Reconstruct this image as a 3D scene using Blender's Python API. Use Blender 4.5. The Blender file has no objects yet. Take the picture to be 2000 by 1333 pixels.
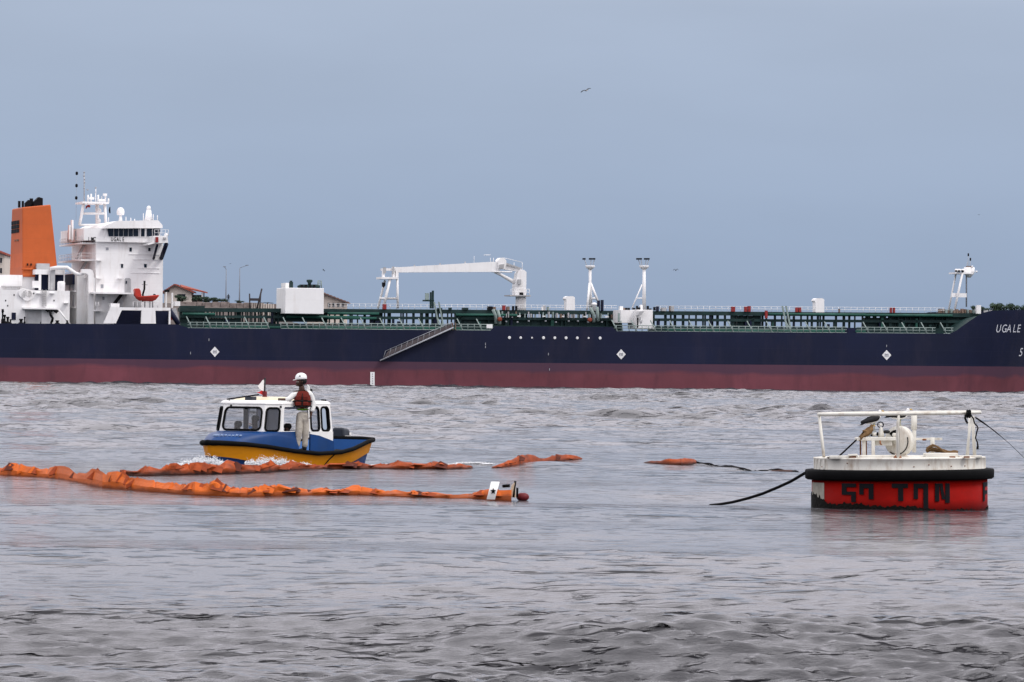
import bpy, bmesh, math, random
import numpy as np
from mathutils import Vector, Matrix

random.seed(11)
SC = bpy.context.scene
COL = SC.collection

# ---------------------------------------------------------------- camera
FPX, CAMH, CX, CY, HOR, ROLL = 9200.0, 2.2, 1000.0, 666.5, 732.0, 0.0115
PITCH = (HOR - CY) / FPX
_F = Vector((0, math.cos(PITCH), math.sin(PITCH)))
_R0 = Vector((1, 0, 0)); _U0 = _R0.cross(_F)
_R = _R0 * math.cos(ROLL) + _U0 * math.sin(ROLL)
_U = -_R0 * math.sin(ROLL) + _U0 * math.cos(ROLL)
cam_data = bpy.data.cameras.new('camera')
cam = bpy.data.objects.new('camera', cam_data); COL.objects.link(cam)
cam_data.sensor_width = 36.0
cam_data.lens = 36.0 * FPX / 2000.0
cam_data.clip_start = 0.5
cam_data.clip_end = 12000
cam.matrix_world = Matrix(((_R.x, _U.x, -_F.x, 0), (_R.y, _U.y, -_F.y, 0), (_R.z, _U.z, -_F.z, CAMH), (0, 0, 0, 1)))
SC.camera = cam

# ---------------------------------------------------------------- sky, sun, exposure
SUN_EL, SUN_AZ = 52.0, 118.0       # degrees; azimuth clockwise from +Y (the view), so the sun stands to the right and behind the camera
w = bpy.data.worlds.new('World'); SC.world = w; w.use_nodes = True
nt = w.node_tree; nt.nodes.clear()
N = nt.nodes.new; L = nt.links.new
out = N('ShaderNodeOutputWorld'); bg = N('ShaderNodeBackground'); bg.inputs['Strength'].default_value = 0.1
sky = N('ShaderNodeTexSky'); sky.sky_type = 'NISHITA'; sky.sun_disc = False
sky.sun_elevation = math.radians(SUN_EL); sky.sun_rotation = math.radians(SUN_AZ)
sky.air_density = 1.2; sky.dust_density = 2.0; sky.ozone_density = 2.0
tc = N('ShaderNodeTexCoord'); sep = N('ShaderNodeSeparateXYZ'); L(tc.outputs['Generated'], sep.inputs[0])
ramp = N('ShaderNodeValToRGB'); cr = ramp.color_ramp; cr.interpolation = 'LINEAR'
def lin(r, g, b): return tuple((c / 255 / 12.92 if c <= 10 else ((c / 255 + 0.055) / 1.055) ** 2.4) for c in (r, g, b))
stops = [(0.0, lin(149, 168, 196)), (0.03, lin(157, 175, 202)), (0.08, lin(173, 187, 210)), (0.12, (0.90, 0.88, 0.99)), (0.18, (1.26, 1.21, 1.33)), (0.35, (1.46, 1.41, 1.50)), (1.0, (1.54, 1.52, 1.57))]
while len(cr.elements) < len(stops): cr.elements.new(0.5)
for e, (p, c) in zip(cr.elements, stops): e.position = p; e.color = (*c, 1)
L(sep.outputs['Z'], ramp.inputs['Fac'])
nz = N('ShaderNodeTexNoise'); nz.inputs['Scale'].default_value = 9; nz.inputs['Detail'].default_value = 5
mp = N('ShaderNodeMapping'); mp.inputs['Scale'].default_value = (1, 1, 4)
L(tc.outputs['Generated'], mp.inputs[0]); L(mp.outputs[0], nz.inputs['Vector'])
mr = N('ShaderNodeMapRange'); mr.inputs[1].default_value = 0.3; mr.inputs[2].default_value = 0.7; mr.inputs[3].default_value = 9.6; mr.inputs[4].default_value = 10.4
L(nz.outputs['Fac'], mr.inputs[0])
mul = N('ShaderNodeVectorMath'); mul.operation = 'SCALE'; L(ramp.outputs['Color'], mul.inputs[0]); L(mr.outputs[0], mul.inputs['Scale'])
mix = N('ShaderNodeMix'); mix.data_type = 'RGBA'; mix.inputs[0].default_value = 0.06
L(mul.outputs[0], mix.inputs[6]); L(sky.outputs[0], mix.inputs[7])
L(mix.outputs[2], bg.inputs['Color']); L(bg.outputs[0], out.inputs['Surface'])

sd = bpy.data.lights.new('sun', 'SUN'); sd.energy = 1.45; sd.angle = math.radians(14); sd.color = (1.0, 0.97, 0.93)
sun = bpy.data.objects.new('sun', sd); COL.objects.link(sun)
_az, _el = math.radians(SUN_AZ), math.radians(SUN_EL)
sun.rotation_euler = Vector((math.sin(_az) * math.cos(_el), math.cos(_az) * math.cos(_el), math.sin(_el))).to_track_quat('Z', 'Y').to_euler()
sun.location = (60, -40, 80)

vs = SC.view_settings
SC.display_settings.display_device = 'sRGB'
vs.view_transform = 'Standard'; vs.look = 'None'; vs.exposure = 0.0; vs.gamma = 1.0; vs.use_curve_mapping = False

# ---------------------------------------------------------------- survey helpers (bearings in the photograph -> places)
def ray(px, py): return _F + _R * ((px - CX) / FPX) + _U * ((CY - py) / FPX)
def W(px, py, z=0.0):
    d = ray(px, py); t = (z - CAMH) / d.z
    return Vector((d.x * t, d.y * t, z))
def AT(px, py, Y):
    d = ray(px, py); t = Y / d.y
    return Vector((d.x * t, Y, CAMH + d.z * t))

# ---------------------------------------------------------------- mesh helpers
class MB:
    def __init__(s): s.v = []; s.f = []; s.sm = []
    def add(s, vs, fs, smooth=False):
        o = len(s.v); s.v += [tuple(p) for p in vs]
        for f in fs: s.f.append([i + o for i in f]); s.sm.append(smooth)
        return s
    def box(s, x0, x1, y0, y1, z0, z1):
        p = [(x, y, z) for z in (z0, z1) for y in (y0, y1) for x in (x0, x1)]
        return s.add(p, [(0, 2, 3, 1), (4, 5, 7, 6), (0, 1, 5, 4), (2, 6, 7, 3), (0, 4, 6, 2), (1, 3, 7, 5)])
    def hexa(s, p):   # 8 points, bottom ring then top ring
        return s.add(p, [(3, 2, 1, 0), (4, 5, 6, 7), (0, 1, 5, 4), (1, 2, 6, 5), (2, 3, 7, 6), (3, 0, 4, 7)])
    def prism(s, poly, y0, y1):   # poly of (x, z), pushed from y0 to y1
        n = len(poly)
        p = [(x, y0, z) for x, z in poly] + [(x, y1, z) for x, z in poly]
        return s.add(p, [tuple(range(n)), tuple(range(2 * n - 1, n - 1, -1))] + [(i, i + n, (i + 1) % n + n, (i + 1) % n) for i in range(n)])
    def tube(s, pts, r, n=8, smooth=True, cap=True):
        pts = [Vector(p) for p in pts]; m = len(pts)
        rs = r if isinstance(r, (list, tuple)) else [r] * m
        vs, fs = [], []; prev = None
        for i, p in enumerate(pts):
            t = (pts[min(i + 1, m - 1)] - pts[max(i - 1, 0)])
            if t.length < 1e-9: t = Vector((0, 0, 1))
            t.normalize()
            a = prev - t * prev.dot(t) if prev is not None else t.cross(Vector((0.13, 0.31, 0.94)) if abs(t.z) < 0.9 else Vector((1, 0.1, 0)))
            if a.length < 1e-6: a = t.orthogonal()
            a.normalize(); b = t.cross(a); prev = a
            for k in range(n):
                an = 2 * math.pi * k / n
                vs.append(p + (a * math.cos(an) + b * math.sin(an)) * rs[i])
        for i in range(m - 1):
            for k in range(n):
                fs.append((i * n + k, i * n + (k + 1) % n, (i + 1) * n + (k + 1) % n, (i + 1) * n + k))
        s.add(vs, fs, smooth)
        if cap:
            o = len(s.v) - m * n
            s.f.append(list(range(o + n - 1, o - 1, -1))); s.sm.append(False)
            s.f.append(list(range(o + (m - 1) * n, o + m * n))); s.sm.append(False)
        return s
    def lathe(s, prof, c=(0, 0, 0), n=24, smooth=True, axis='z'):
        vs = []; m = len(prof)
        for r, z in prof:
            for k in range(n):
                a = 2 * math.pi * k / n; q = (r * math.cos(a), r * math.sin(a), z)
                if axis == 'y': q = (q[0], q[2], q[1])
                if axis == 'x': q = (q[2], q[0], q[1])
                vs.append((q[0] + c[0], q[1] + c[1], q[2] + c[2]))
        fs = [(i * n + k, i * n + (k + 1) % n, (i + 1) * n + (k + 1) % n, (i + 1) * n + k) for i in range(m - 1) for k in range(n)]
        s.add(vs, fs, smooth)
        o = len(s.v) - m * n
        s.f.append(list(range(o + n - 1, o - 1, -1))); s.sm.append(False)
        s.f.append(list(range(o + (m - 1) * n, o + m * n))); s.sm.append(False)
        return s
    def ball(s, c, r, n=12, sx=1, sy=1, sz=1):
        m = max(4, n // 2)
        prof = [(math.sin(math.pi * i / m), -math.cos(math.pi * i / m)) for i in range(1, m)]
        o = len(s.v)
        s.lathe(prof, (0, 0, 0), n)
        for i in range(o, len(s.v)):
            x, y, z = s.v[i]; s.v[i] = (c[0] + x * r * sx, c[1] + y * r * sy, c[2] + z * r * sz)
        return s
    def rot(s, M, o=0):
        for i in range(o, len(s.v)): s.v[i] = tuple(M @ Vector(s.v[i]))
        return s
    def mesh(s, name, m=None):
        me = bpy.data.meshes.new(name)
        me.from_pydata([tuple(p) for p in s.v], [], s.f)
        bm = bmesh.new(); bm.from_mesh(me); bmesh.ops.recalc_face_normals(bm, faces=bm.faces); bm.to_mesh(me); bm.free()
        if len(me.polygons) == len(s.sm): me.polygons.foreach_set('use_smooth', s.sm)
        if m: me.materials.append(m)
        return me

def link(name, data, parent=None, loc=None, rot=None):
    o = bpy.data.objects.new(name, data); COL.objects.link(o)
    if parent is not None: o.parent = parent
    if loc is not None: o.location = loc
    if rot is not None: o.rotation_euler = rot
    return o
def obj(name, mb, m, parent=None, loc=None, rot=None):
    return link(name, mb.mesh(name, m), parent, loc, rot)
def tag(o, label=None, cat=None, group=None, kind=None):
    if label: o['label'] = label
    if cat: o['category'] = cat
    if group: o['group'] = group
    if kind: o['kind'] = kind
    return o
def thing(name, label, cat, loc=(0, 0, 0), rot=(0, 0, 0), group=None):
    return tag(link(name, None, None, loc, rot), label, cat, group)
def bevel(o, width, seg=2, angle=40):
    bm = bmesh.new(); bm.from_mesh(o.data)
    es = [e for e in bm.edges if len(e.link_faces) == 2 and e.calc_face_angle(0) > math.radians(angle)]
    bmesh.ops.bevel(bm, geom=es, offset=width, segments=seg, affect='EDGES', profile=0.5, clamp_overlap=True)
    bm.to_mesh(o.data); bm.free()
    return o
def skin(name, chains, m, parent=None, sub=1):
    """one continuous surface grown round a skeleton of chains of (x, y, z, radius)"""
    vs, rs, es, idx = [], [], [], {}
    for ch in chains:
        last = None
        for q in ch:
            k = (round(q[0], 4), round(q[1], 4), round(q[2], 4))
            if k not in idx: idx[k] = len(vs); vs.append(q[:3]); rs.append(q[3])
            if last is not None and last != idx[k]: es.append((last, idx[k]))
            last = idx[k]
    me = bpy.data.meshes.new('skeleton'); me.from_pydata(vs, es, [])
    o = bpy.data.objects.new('skeleton', me); COL.objects.link(o)
    md = o.modifiers.new('skin', 'SKIN'); md.use_smooth_shade = True; md.branch_smoothing = 0.4
    o.modifiers.new('sub', 'SUBSURF').levels = sub
    for i, sv in enumerate(me.skin_vertices[0].data):
        r = rs[i]; sv.radius = r if isinstance(r, tuple) else (r, r); sv.use_root = (i == 0)
    bpy.context.view_layer.update()
    dg = bpy.context.evaluated_depsgraph_get()
    res = bpy.data.meshes.new_from_object(o.evaluated_get(dg), depsgraph=dg)
    res.name = name; res.materials.clear(); res.materials.append(m)
    bpy.data.objects.remove(o); bpy.data.meshes.remove(me)
    return link(name, res, parent)
def text_mesh(s, size, m, shear=0.0, offset=0.0, extrude=0.01):
    cu = bpy.data.curves.new('lettering', 'FONT'); cu.body = s; cu.size = size; cu.shear = shear; cu.offset = offset; cu.extrude = extrude
    o = bpy.data.objects.new('lettering', cu); COL.objects.link(o); bpy.context.view_layer.update()
    dg = bpy.context.evaluated_depsgraph_get()
    me = bpy.data.meshes.new_from_object(o.evaluated_get(dg), depsgraph=dg)
    bpy.data.objects.remove(o); bpy.data.curves.remove(cu)
    me.materials.clear(); me.materials.append(m)
    return me

# ---------------------------------------------------------------- materials
def mat(name, col, rough=0.6, var=0.12, scale=2.0, metal=0.0, bump=0.0, bscale=None, stain=None, stain_amt=0.0, stain_scale=(3, 3, 0.5), spec=0.22):
    m = bpy.data.materials.new(name); m.use_nodes = True
    t = m.node_tree; b = t.nodes['Principled BSDF']; N = t.nodes.new; L = t.links.new
    b.inputs['Roughness'].default_value = rough; b.inputs['Metallic'].default_value = metal
    b.inputs['Specular IOR Level'].default_value = spec
    tc = N('ShaderNodeTexCoord')
    nz = N('ShaderNodeTexNoise'); nz.inputs['Scale'].default_value = scale; nz.inputs['Detail'].default_value = 6; nz.inputs['Roughness'].default_value = 0.65
    L(tc.outputs['Object'], nz.inputs['Vector'])
    mr = N('ShaderNodeMapRange'); mr.inputs[1].default_value = 0.3; mr.inputs[2].default_value = 0.7; L(nz.outputs['Fac'], mr.inputs[0])
    mx = N('ShaderNodeMix'); mx.data_type = 'RGBA'
    mx.inputs[6].default_value = (*[max(0, c * (1 - var)) for c in col], 1); mx.inputs[7].default_value = (*[min(1, c * (1 + var)) for c in col], 1)
    L(mr.outputs[0], mx.inputs[0]); last = mx.outputs[2]
    if stain is not None:
        mp = N('ShaderNodeMapping'); mp.inputs['Scale'].default_value = stain_scale; L(tc.outputs['Object'], mp.inputs[0])
        n2 = N('ShaderNodeTexNoise'); n2.inputs['Scale'].default_value = 1.0; n2.inputs['Detail'].default_value = 8; n2.inputs['Roughness'].default_value = 0.7; L(mp.outputs[0], n2.inputs['Vector'])
        m2 = N('ShaderNodeMapRange'); m2.inputs[1].default_value = 0.5; m2.inputs[2].default_value = 0.78; m2.inputs[3].default_value = 0; m2.inputs[4].default_value = stain_amt; L(n2.outputs['Fac'], m2.inputs[0])
        x2 = N('ShaderNodeMix'); x2.data_type = 'RGBA'; L(m2.outputs[0], x2.inputs[0]); L(last, x2.inputs[6]); x2.inputs[7].default_value = (*stain, 1); last = x2.outputs[2]
    L(last, b.inputs['Base Color'])
    if bump:
        n3 = N('ShaderNodeTexNoise'); n3.inputs['Scale'].default_value = bscale or scale * 4; n3.inputs['Detail'].default_value = 4; L(tc.outputs['Object'], n3.inputs['Vector'])
        bp = N('ShaderNodeBump'); bp.inputs['Strength'].default_value = bump; bp.inputs['Distance'].default_value = 0.05; L(n3.outputs['Fac'], bp.inputs['Height']); L(bp.outputs[0], b.inputs['Normal'])
    return m
RUST = (0.16, 0.06, 0.025)
M = dict(
    ship_white=mat('ship white paint', (0.87, 0.86, 0.86), 0.5, 0.05, 0.35, stain=(0.42, 0.33, 0.27), stain_amt=0.4, stain_scale=(0.9, 0.9, 0.16)),
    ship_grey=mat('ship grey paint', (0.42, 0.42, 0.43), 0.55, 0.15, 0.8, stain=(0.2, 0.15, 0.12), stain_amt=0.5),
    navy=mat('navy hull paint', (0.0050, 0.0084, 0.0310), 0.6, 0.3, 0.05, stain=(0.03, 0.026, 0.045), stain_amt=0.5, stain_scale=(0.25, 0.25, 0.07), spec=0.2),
    funnel=mat('orange funnel paint', (0.53, 0.112, 0.028), 0.55, 0.08, 0.4, stain=(0.35, 0.09, 0.03), stain_amt=0.35, stain_scale=(0.8, 0.8, 0.12)),
    green=mat('dark green deck paint', (0.0085, 0.030, 0.030), 0.6, 0.4, 0.6, stain=(0.045, 0.032, 0.026), stain_amt=0.5, stain_scale=(1.2, 1.2, 1.2), spec=0.25),
    green2=mat('mid green pipe paint', (0.018, 0.085, 0.065), 0.55, 0.3, 0.6, spec=0.3),
    rail=mat('pale green rail paint', (0.25, 0.31, 0.295), 0.6, 0.3, 0.8),
    black=mat('black paint', (0.008, 0.008, 0.010), 0.6, 0.3, 3, spec=0.1),
    glass_dark=mat('dark bridge glass', (0.012, 0.02, 0.035), 0.08, 0.3, 0.3),
    red=mat('dark red paint', (0.26, 0.03, 0.03), 0.5, 0.2, 1),
    boat_red=mat('red rescue boat plastic', (0.48, 0.045, 0.03), 0.4, 0.1, 1),
    brown=mat('brown weathered paint', (0.20, 0.14, 0.11), 0.8, 0.3, 1),
    orange=mat('orange hose', (0.22, 0.05, 0.03), 0.7, 0.3, 1),
    mark=mat('white hull marking', (0.80, 0.80, 0.80), 0.5, 0.08, 1),
    mark_grey=mat('grey hull marking', (0.33, 0.34, 0.37), 0.6, 0.15, 1),
    gang=mat('grey gangway paint', (0.10, 0.085, 0.09), 0.7, 0.3, 2),
    letter=mat('white ship lettering', (0.62, 0.64, 0.70), 0.5, 0.12, 1),
)
# red anti-fouling: worn purple towards its upper edge, with streaks of growth and scrapes
def boot_mat():
    m = mat('red anti-fouling paint', (0.150, 0.043, 0.057), 0.65, 0.4, 0.035, stain=(0.05, 0.02, 0.032), stain_amt=0.7, stain_scale=(0.22, 0.22, 0.05))
    t = m.node_tree; b = t.nodes['Principled BSDF']; N = t.nodes.new; L = t.links.new
    src = b.inputs['Base Color'].links[0].from_socket
    tc = N('ShaderNodeTexCoord'); sp = N('ShaderNodeSeparateXYZ'); L(tc.outputs['Object'], sp.inputs[0])
    nz = N('ShaderNodeTexNoise'); nz.inputs['Scale'].default_value = 0.3; nz.inputs['Detail'].default_value = 6
    mp = N('ShaderNodeMapping'); mp.inputs['Scale'].default_value = (0.3, 1, 1.2); L(tc.outputs['Object'], mp.inputs[0]); L(mp.outputs[0], nz.inputs['Vector'])
    ad = N('ShaderNodeMath'); ad.operation = 'MULTIPLY_ADD'; ad.inputs[1].default_value = 2.2; L(nz.outputs['Fac'], ad.inputs[0]); L(sp.outputs['Z'], ad.inputs[2])
    mr = N('ShaderNodeMapRange'); mr.inputs[1].default_value = 3.6; mr.inputs[2].default_value = 4.2; mr.inputs[4].default_value = 0.8; L(ad.outputs[0], mr.inputs[0])
    x = N('ShaderNodeMix'); x.data_type = 'RGBA'; x.inputs[7].default_value = (0.062, 0.034, 0.062, 1)
    L(mr.outputs[0], x.inputs[0]); L(src, x.inputs[6]); L(x.outputs[2], b.inputs['Base Color'])
    return m
M['boot'] = boot_mat()

def plate_seams(m, tint, fac):
    """welded plating: courses of plates with faint lighter seams"""
    t = m.node_tree; b = t.nodes['Principled BSDF']; N = t.nodes.new; L = t.links.new
    src = b.inputs['Base Color'].links[0].from_socket
    tc = N('ShaderNodeTexCoord'); mp = N('ShaderNodeMapping'); mp.inputs['Rotation'].default_value = (math.radians(90), 0, 0); L(tc.outputs['Object'], mp.inputs[0])
    br = N('ShaderNodeTexBrick'); br.inputs['Scale'].default_value = 1.0; br.inputs['Brick Width'].default_value = 11.0; br.inputs['Row Height'].default_value = 2.4; br.inputs['Mortar Size'].default_value = 0.05; br.inputs['Mortar Smooth'].default_value = 0.6
    br.inputs['Color1'].default_value = (.0, .0, .0, 1); br.inputs['Color2'].default_value = (.25, .25, .25, 1); br.inputs['Mortar'].default_value = (1, 1, 1, 1); L(mp.outputs[0], br.inputs['Vector'])
    ml = N('ShaderNodeMath'); ml.operation = 'MULTIPLY'; ml.inputs[1].default_value = fac; L(br.outputs['Color'], ml.inputs[0])
    x = N('ShaderNodeMix'); x.data_type = 'RGBA'; L(ml.outputs[0], x.inputs[0]); L(src, x.inputs[6]); x.inputs[7].default_value = (*tint, 1); L(x.outputs[2], b.inputs['Base Color'])
plate_seams(M['navy'], (0.022, 0.026, 0.052), 0.25)
plate_seams(M['boot'], (0.10, 0.045, 0.06), 0.45)
plate_seams(M['ship_white'], (0.62, 0.59, 0.56), 0.18)
plate_seams(M['funnel'], (0.40, 0.10, 0.04), 0.35)
# ================================================================ WATER
_rng = np.random.default_rng(23)
WAVES = []
def _spectrum():
    for lam in np.geomspace(0.17, 9.0, 84):
        th = math.radians(-97) + _rng.normal(0, 0.55 if lam < 0.5 else 0.75 if lam < 1.2 else 0.6 if lam < 3 else 0.36)
        k = 2 * math.pi / lam
        slope = 0.046 if lam < 0.5 else 0.034 if lam < 1.1 else 0.020 if lam < 3.5 else 0.013
        WAVES.append((k * math.cos(th), k * math.sin(th), slope / k * _rng.uniform(0.6, 1.3), _rng.uniform(0, 6.28), lam))
    for lam, amp, deg, ph in ((13.5, 0.055, -95, 1.2), (17.0, 0.05, -88, 4.0), (24.0, 0.05, -99, 2.2)):
        k = 2 * math.pi / lam; th = math.radians(deg)
        WAVES.append((k * math.cos(th), k * math.sin(th), amp, ph, lam))
_spectrum()
_PATCH = [(2 * math.pi / l * math.cos(a), 2 * math.pi / l * math.sin(a), p) for l, a, p in
          zip(_rng.uniform(9, 60, 9), _rng.uniform(0, 3.14, 9), _rng.uniform(0, 6.28, 9))]
def wave(X, Y, cut=None):
    """height of the sea at X, Y; cut = shortest wavelength the mesh can carry there"""
    X = np.asarray(X, float); Y = np.asarray(Y, float)
    p = np.zeros_like(X)
    for a, b, c in _PATCH: p += np.sin(a * X + 2.2 * b * Y + c)
    p = np.clip(0.62 + 0.26 * p, 0.16, 1.5)
    far = np.clip((Y - 125) / 150, 0, 1); near = np.clip((47 - Y) / 11, 0, 1)
    calm = 0.34 + 2.0 * far + 1.35 * near
    calm_m = 0.32 + 2.5 * far - 0.10 * near
    z = np.zeros_like(X)
    wob = 0.5 * np.sin(0.11 * X + 0.05 * Y) + 0.4 * np.sin(0.23 * X - 0.09 * Y + 1.0)
    for kx, ky, a, ph, lam in WAVES:
        f = a * (p * calm if lam < 0.5 else p * (calm - 1.15 * near) if lam < 1.3 else p * calm_m if lam < 6 else (0.5 + 0.5 * p) * (0.7 + 0.3 * near) if lam < 12 else 1 + 0.8 * near)
        if cut is not None: f = f * np.clip((lam / cut - 2.2) / 2.0, 0, 1)
        s = np.sin(kx * X + ky * Y + ph + wob * (0.6 if lam < 6 else 1.0))
        z += f * (s + 0.22 * (s * s - 0.5))
    env = np.exp(-((Y - 36.5 - 0.06 * X) / 3.6) ** 2)
    z += 0.125 * env * np.sin(2 * math.pi / 7.0 * (0.07 * X + Y) + 0.9 * np.sin(0.55 * X) + 0.4 * np.sin(1.3 * X + .5 * Y) + 2.0)
    def bx_(v, lo, hi, s): return 1 / (1 + np.exp(-(v - lo) / s)) * 1 / (1 + np.exp((v - hi) / s))
    z *= 1 - 0.80 * bx_(X, -16.0, 2.0, .7) * bx_(Y, 84.0, 118.0, 2.0) - 0.55 * bx_(X, 3.8, 9.5, .5) * bx_(Y, 73.0, 84.0, 1.2)
    for x0, y0, a, rx, ry in ((1.0, 111.0, .20, 1.3, 2.2), (3.95, 114.0, .07, .8, 1.8)): z += a * np.exp(-((X - x0) / rx) ** 2 - ((Y - y0) / ry) ** 2)
    return z
def hz(x, y): return float(wave(np.array([x]), np.array([y]))[0])

def water_sheet():
    ys = [14.0]
    while ys[-1] < 840:
        y = ys[-1]
        d = 0.36 * y * y / (FPX / 1.953 * CAMH)
        ys.append(y + min(max(d, 0.035), 0.62 if y < 520 else 0.95))
    while ys[-1] < 9000: ys.append(ys[-1] * 1.12 + 4)
    ys = np.array(ys)
    t = np.concatenate([-np.geomspace(1.4, 0.172, 16), np.linspace(-0.165, 0.165, 620), np.geomspace(0.172, 1.4, 16)])
    Yg, Tg = np.meshgrid(ys, t, indexing='ij')
    Xg = Yg * Tg
    dy = np.gradient(ys)[:, None]
    dx = np.abs(np.gradient(t))[None, :] * Yg
    cut = np.maximum(dx, dy * 0.8) * np.ones_like(Xg)
    Z = wave(Xg, Yg, cut)
    Z *= np.clip((1500 - Yg) / 500, 0, 1)
    n, m = Xg.shape
    co = np.stack([Xg, Yg, Z], -1).reshape(-1, 3).astype(np.float32)
    i = np.arange(n - 1)[:, None] * m + np.arange(m - 1)[None, :]
    q = np.stack([i, i + 1, i + 1 + m, i + m], -1).reshape(-1, 4).astype(np.int32)
    me = bpy.data.meshes.new('water')
    me.vertices.add(len(co)); me.vertices.foreach_set('co', co.ravel())
    me.loops.add(q.size); me.loops.foreach_set('vertex_index', q.ravel())
    me.polygons.add(len(q)); me.polygons.foreach_set('loop_start', np.arange(0, q.size, 4, dtype=np.int32))
    me.polygons.foreach_set('use_smooth', np.ones(len(q), bool))
    me.update(); me.validate()
    return me
def water_mat():
    m = bpy.data.materials.new('sea water'); m.use_nodes = True
    t = m.node_tree; b = t.nodes['Principled BSDF']; N = t.nodes.new; L = t.links.new
    b.inputs['Base Color'].default_value = (0.038, 0.037, 0.042, 1)
    b.inputs['Roughness'].default_value = 0.10
    b.inputs['IOR'].default_value = 1.333
    tc = N('ShaderNodeTexCoord')
    def noise(sc, stretch, det, rough):
        mp = N('ShaderNodeMapping'); mp.inputs['Scale'].default_value = (stretch, 1, 1); mp.inputs['Rotation'].default_value = (0, 0, 0.1); L(tc.outputs['Object'], mp.inputs[0])
        n = N('ShaderNodeTexNoise'); n.inputs['Scale'].default_value = sc; n.inputs['Detail'].default_value = det; n.inputs['Roughness'].default_value = rough; L(mp.outputs[0], n.inputs['Vector']); return n
    g = noise(0.09, 0.5, 3, 0.5)     # gusts: where the surface is ruffled
    mr = N('ShaderNodeMapRange'); mr.inputs[1].default_value = 0.38; mr.inputs[2].default_value = 0.62; mr.inputs[3].default_value = 0.27; mr.inputs[4].default_value = 1.0
    gp = N('ShaderNodeSeparateXYZ'); L(tc.outputs['Object'], gp.inputs[0])      # sheltered, slicker water between the shallows and the open roadstead
    r1 = N('ShaderNodeMapRange'); r1.inputs[1].default_value = 37; r1.inputs[2].default_value = 45; r1.inputs[3].default_value = 0.16; r1.inputs[4].default_value = -0.03; L(gp.outputs['Y'], r1.inputs[0])
    r2 = N('ShaderNodeMapRange'); r2.inputs[1].default_value = 115; r2.inputs[2].default_value = 190; r2.inputs[3].default_value = 0.0; r2.inputs[4].default_value = 0.16; L(gp.outputs['Y'], r2.inputs[0])
    s1 = N('ShaderNodeMath'); L(g.outputs['Fac'], s1.inputs[0]); L(r1.outputs[0], s1.inputs[1]); s2 = N('ShaderNodeMath'); L(s1.outputs[0], s2.inputs[0]); L(r2.outputs[0], s2.inputs[1]); L(s2.outputs[0], mr.inputs[0])
    def wavelets(sc, stretch, lo, hi, det):    # sparse steep wavelets standing on smoother water
        n = noise(sc, stretch, det, 0.5)
        r = N('ShaderNodeMapRange'); r.interpolation_type = 'SMOOTHSTEP'; r.inputs[1].default_value = lo; r.inputs[2].default_value = hi; L(n.outputs['Fac'], r.inputs[0]); return r.outputs[0]
    def bump(h, dist, strength, prev=None):
        bn = N('ShaderNodeBump'); bn.inputs['Distance'].default_value = dist; L(h, bn.inputs['Height'])
        if isinstance(strength, float): bn.inputs['Strength'].default_value = strength
        else: L(strength, bn.inputs['Strength'])
        if prev: L(prev.outputs[0], bn.inputs['Normal'])
        return bn
    r3 = N('ShaderNodeMapRange'); r3.inputs[1].default_value = 38; r3.inputs[2].default_value = 50; r3.inputs[3].default_value = 0.50; r3.inputs[4].default_value = 0.25; L(gp.outputs['Y'], r3.inputs[0])
    b0 = bump(noise(5.0, 0.6, 6, 0.7).outputs['Fac'], 0.065, r3.outputs[0])
    b1 = bump(wavelets(4.0, 0.6, 0.56, 0.70, 3), 0.16, mr.outputs[0], b0)
    b2 = bump(wavelets(1.2, 0.5, 0.57, 0.74, 3), 0.26, mr.outputs[0], b1)
    L(b2.outputs[0], b.inputs['Normal'])
    return m
_wm = water_sheet(); _wm.materials.append(water_mat())
tag(link('water', _wm), kind='structure', label='choppy grey sea with low swell crests', cat=None)
# ================================================================ TANKER
PSI = math.radians(16)
S0 = Vector((0, 800, 0))
EU = Vector((math.cos(PSI), math.sin(PSI), 0)); EV = Vector((-math.sin(PSI), math.cos(PSI), 0))
BEAM = 32.0
def SP(px, py, v=0.0):
    """place on the ship: u along her length, v in from the starboard side, z above the sea"""
    d = ray(px, py); O = Vector((0, 0, CAMH))
    t = ((S0 + EV * v - O).dot(EV)) / d.dot(EV)
    P = O + d * t - S0
    return Vector((P.dot(EU), v, P.z))
def SU(px, v=0.0, py=630): return SP(px, py, v).x
def SZ(py, px, v=0.0): return SP(px, py, v).z

ship = thing('tanker_ship', 'long navy and red oil tanker with orange funnel lying across the whole view', 'ship', S0, (0, 0, PSI))
def sbox(parent, name, m, px0, py0, px1, py1, v0, v1, mb=None):
    pm, qm = (px0 + px1) / 2, (py0 + py1) / 2
    u0, u1 = SU(px0, v0, qm), SU(px1, v0, qm)
    z1, z0 = SZ(py0, pm, v0), SZ(py1, pm, v0)
    if mb is not None: return mb.box(u0, u1, v0, v1, z0, z1)
    return obj(name, MB().box(u0, u1, v0, v1, z0, z1), m, parent)
def sprism(parent, name, m, pts, v0, v1):
    poly = [(p.x, p.z) for p in (SP(a, b, v0) for a, b in pts)]
    return obj(name, MB().prism(poly, v0, v1), m, parent)
def stube(parent, name, m, pts, r, n=6, mb=None):
    q = [SP(*p) for p in pts]
    if mb is not None: return mb.tube(q, r, n)
    return obj(name, MB().tube(q, r, n), m, parent)

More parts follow.
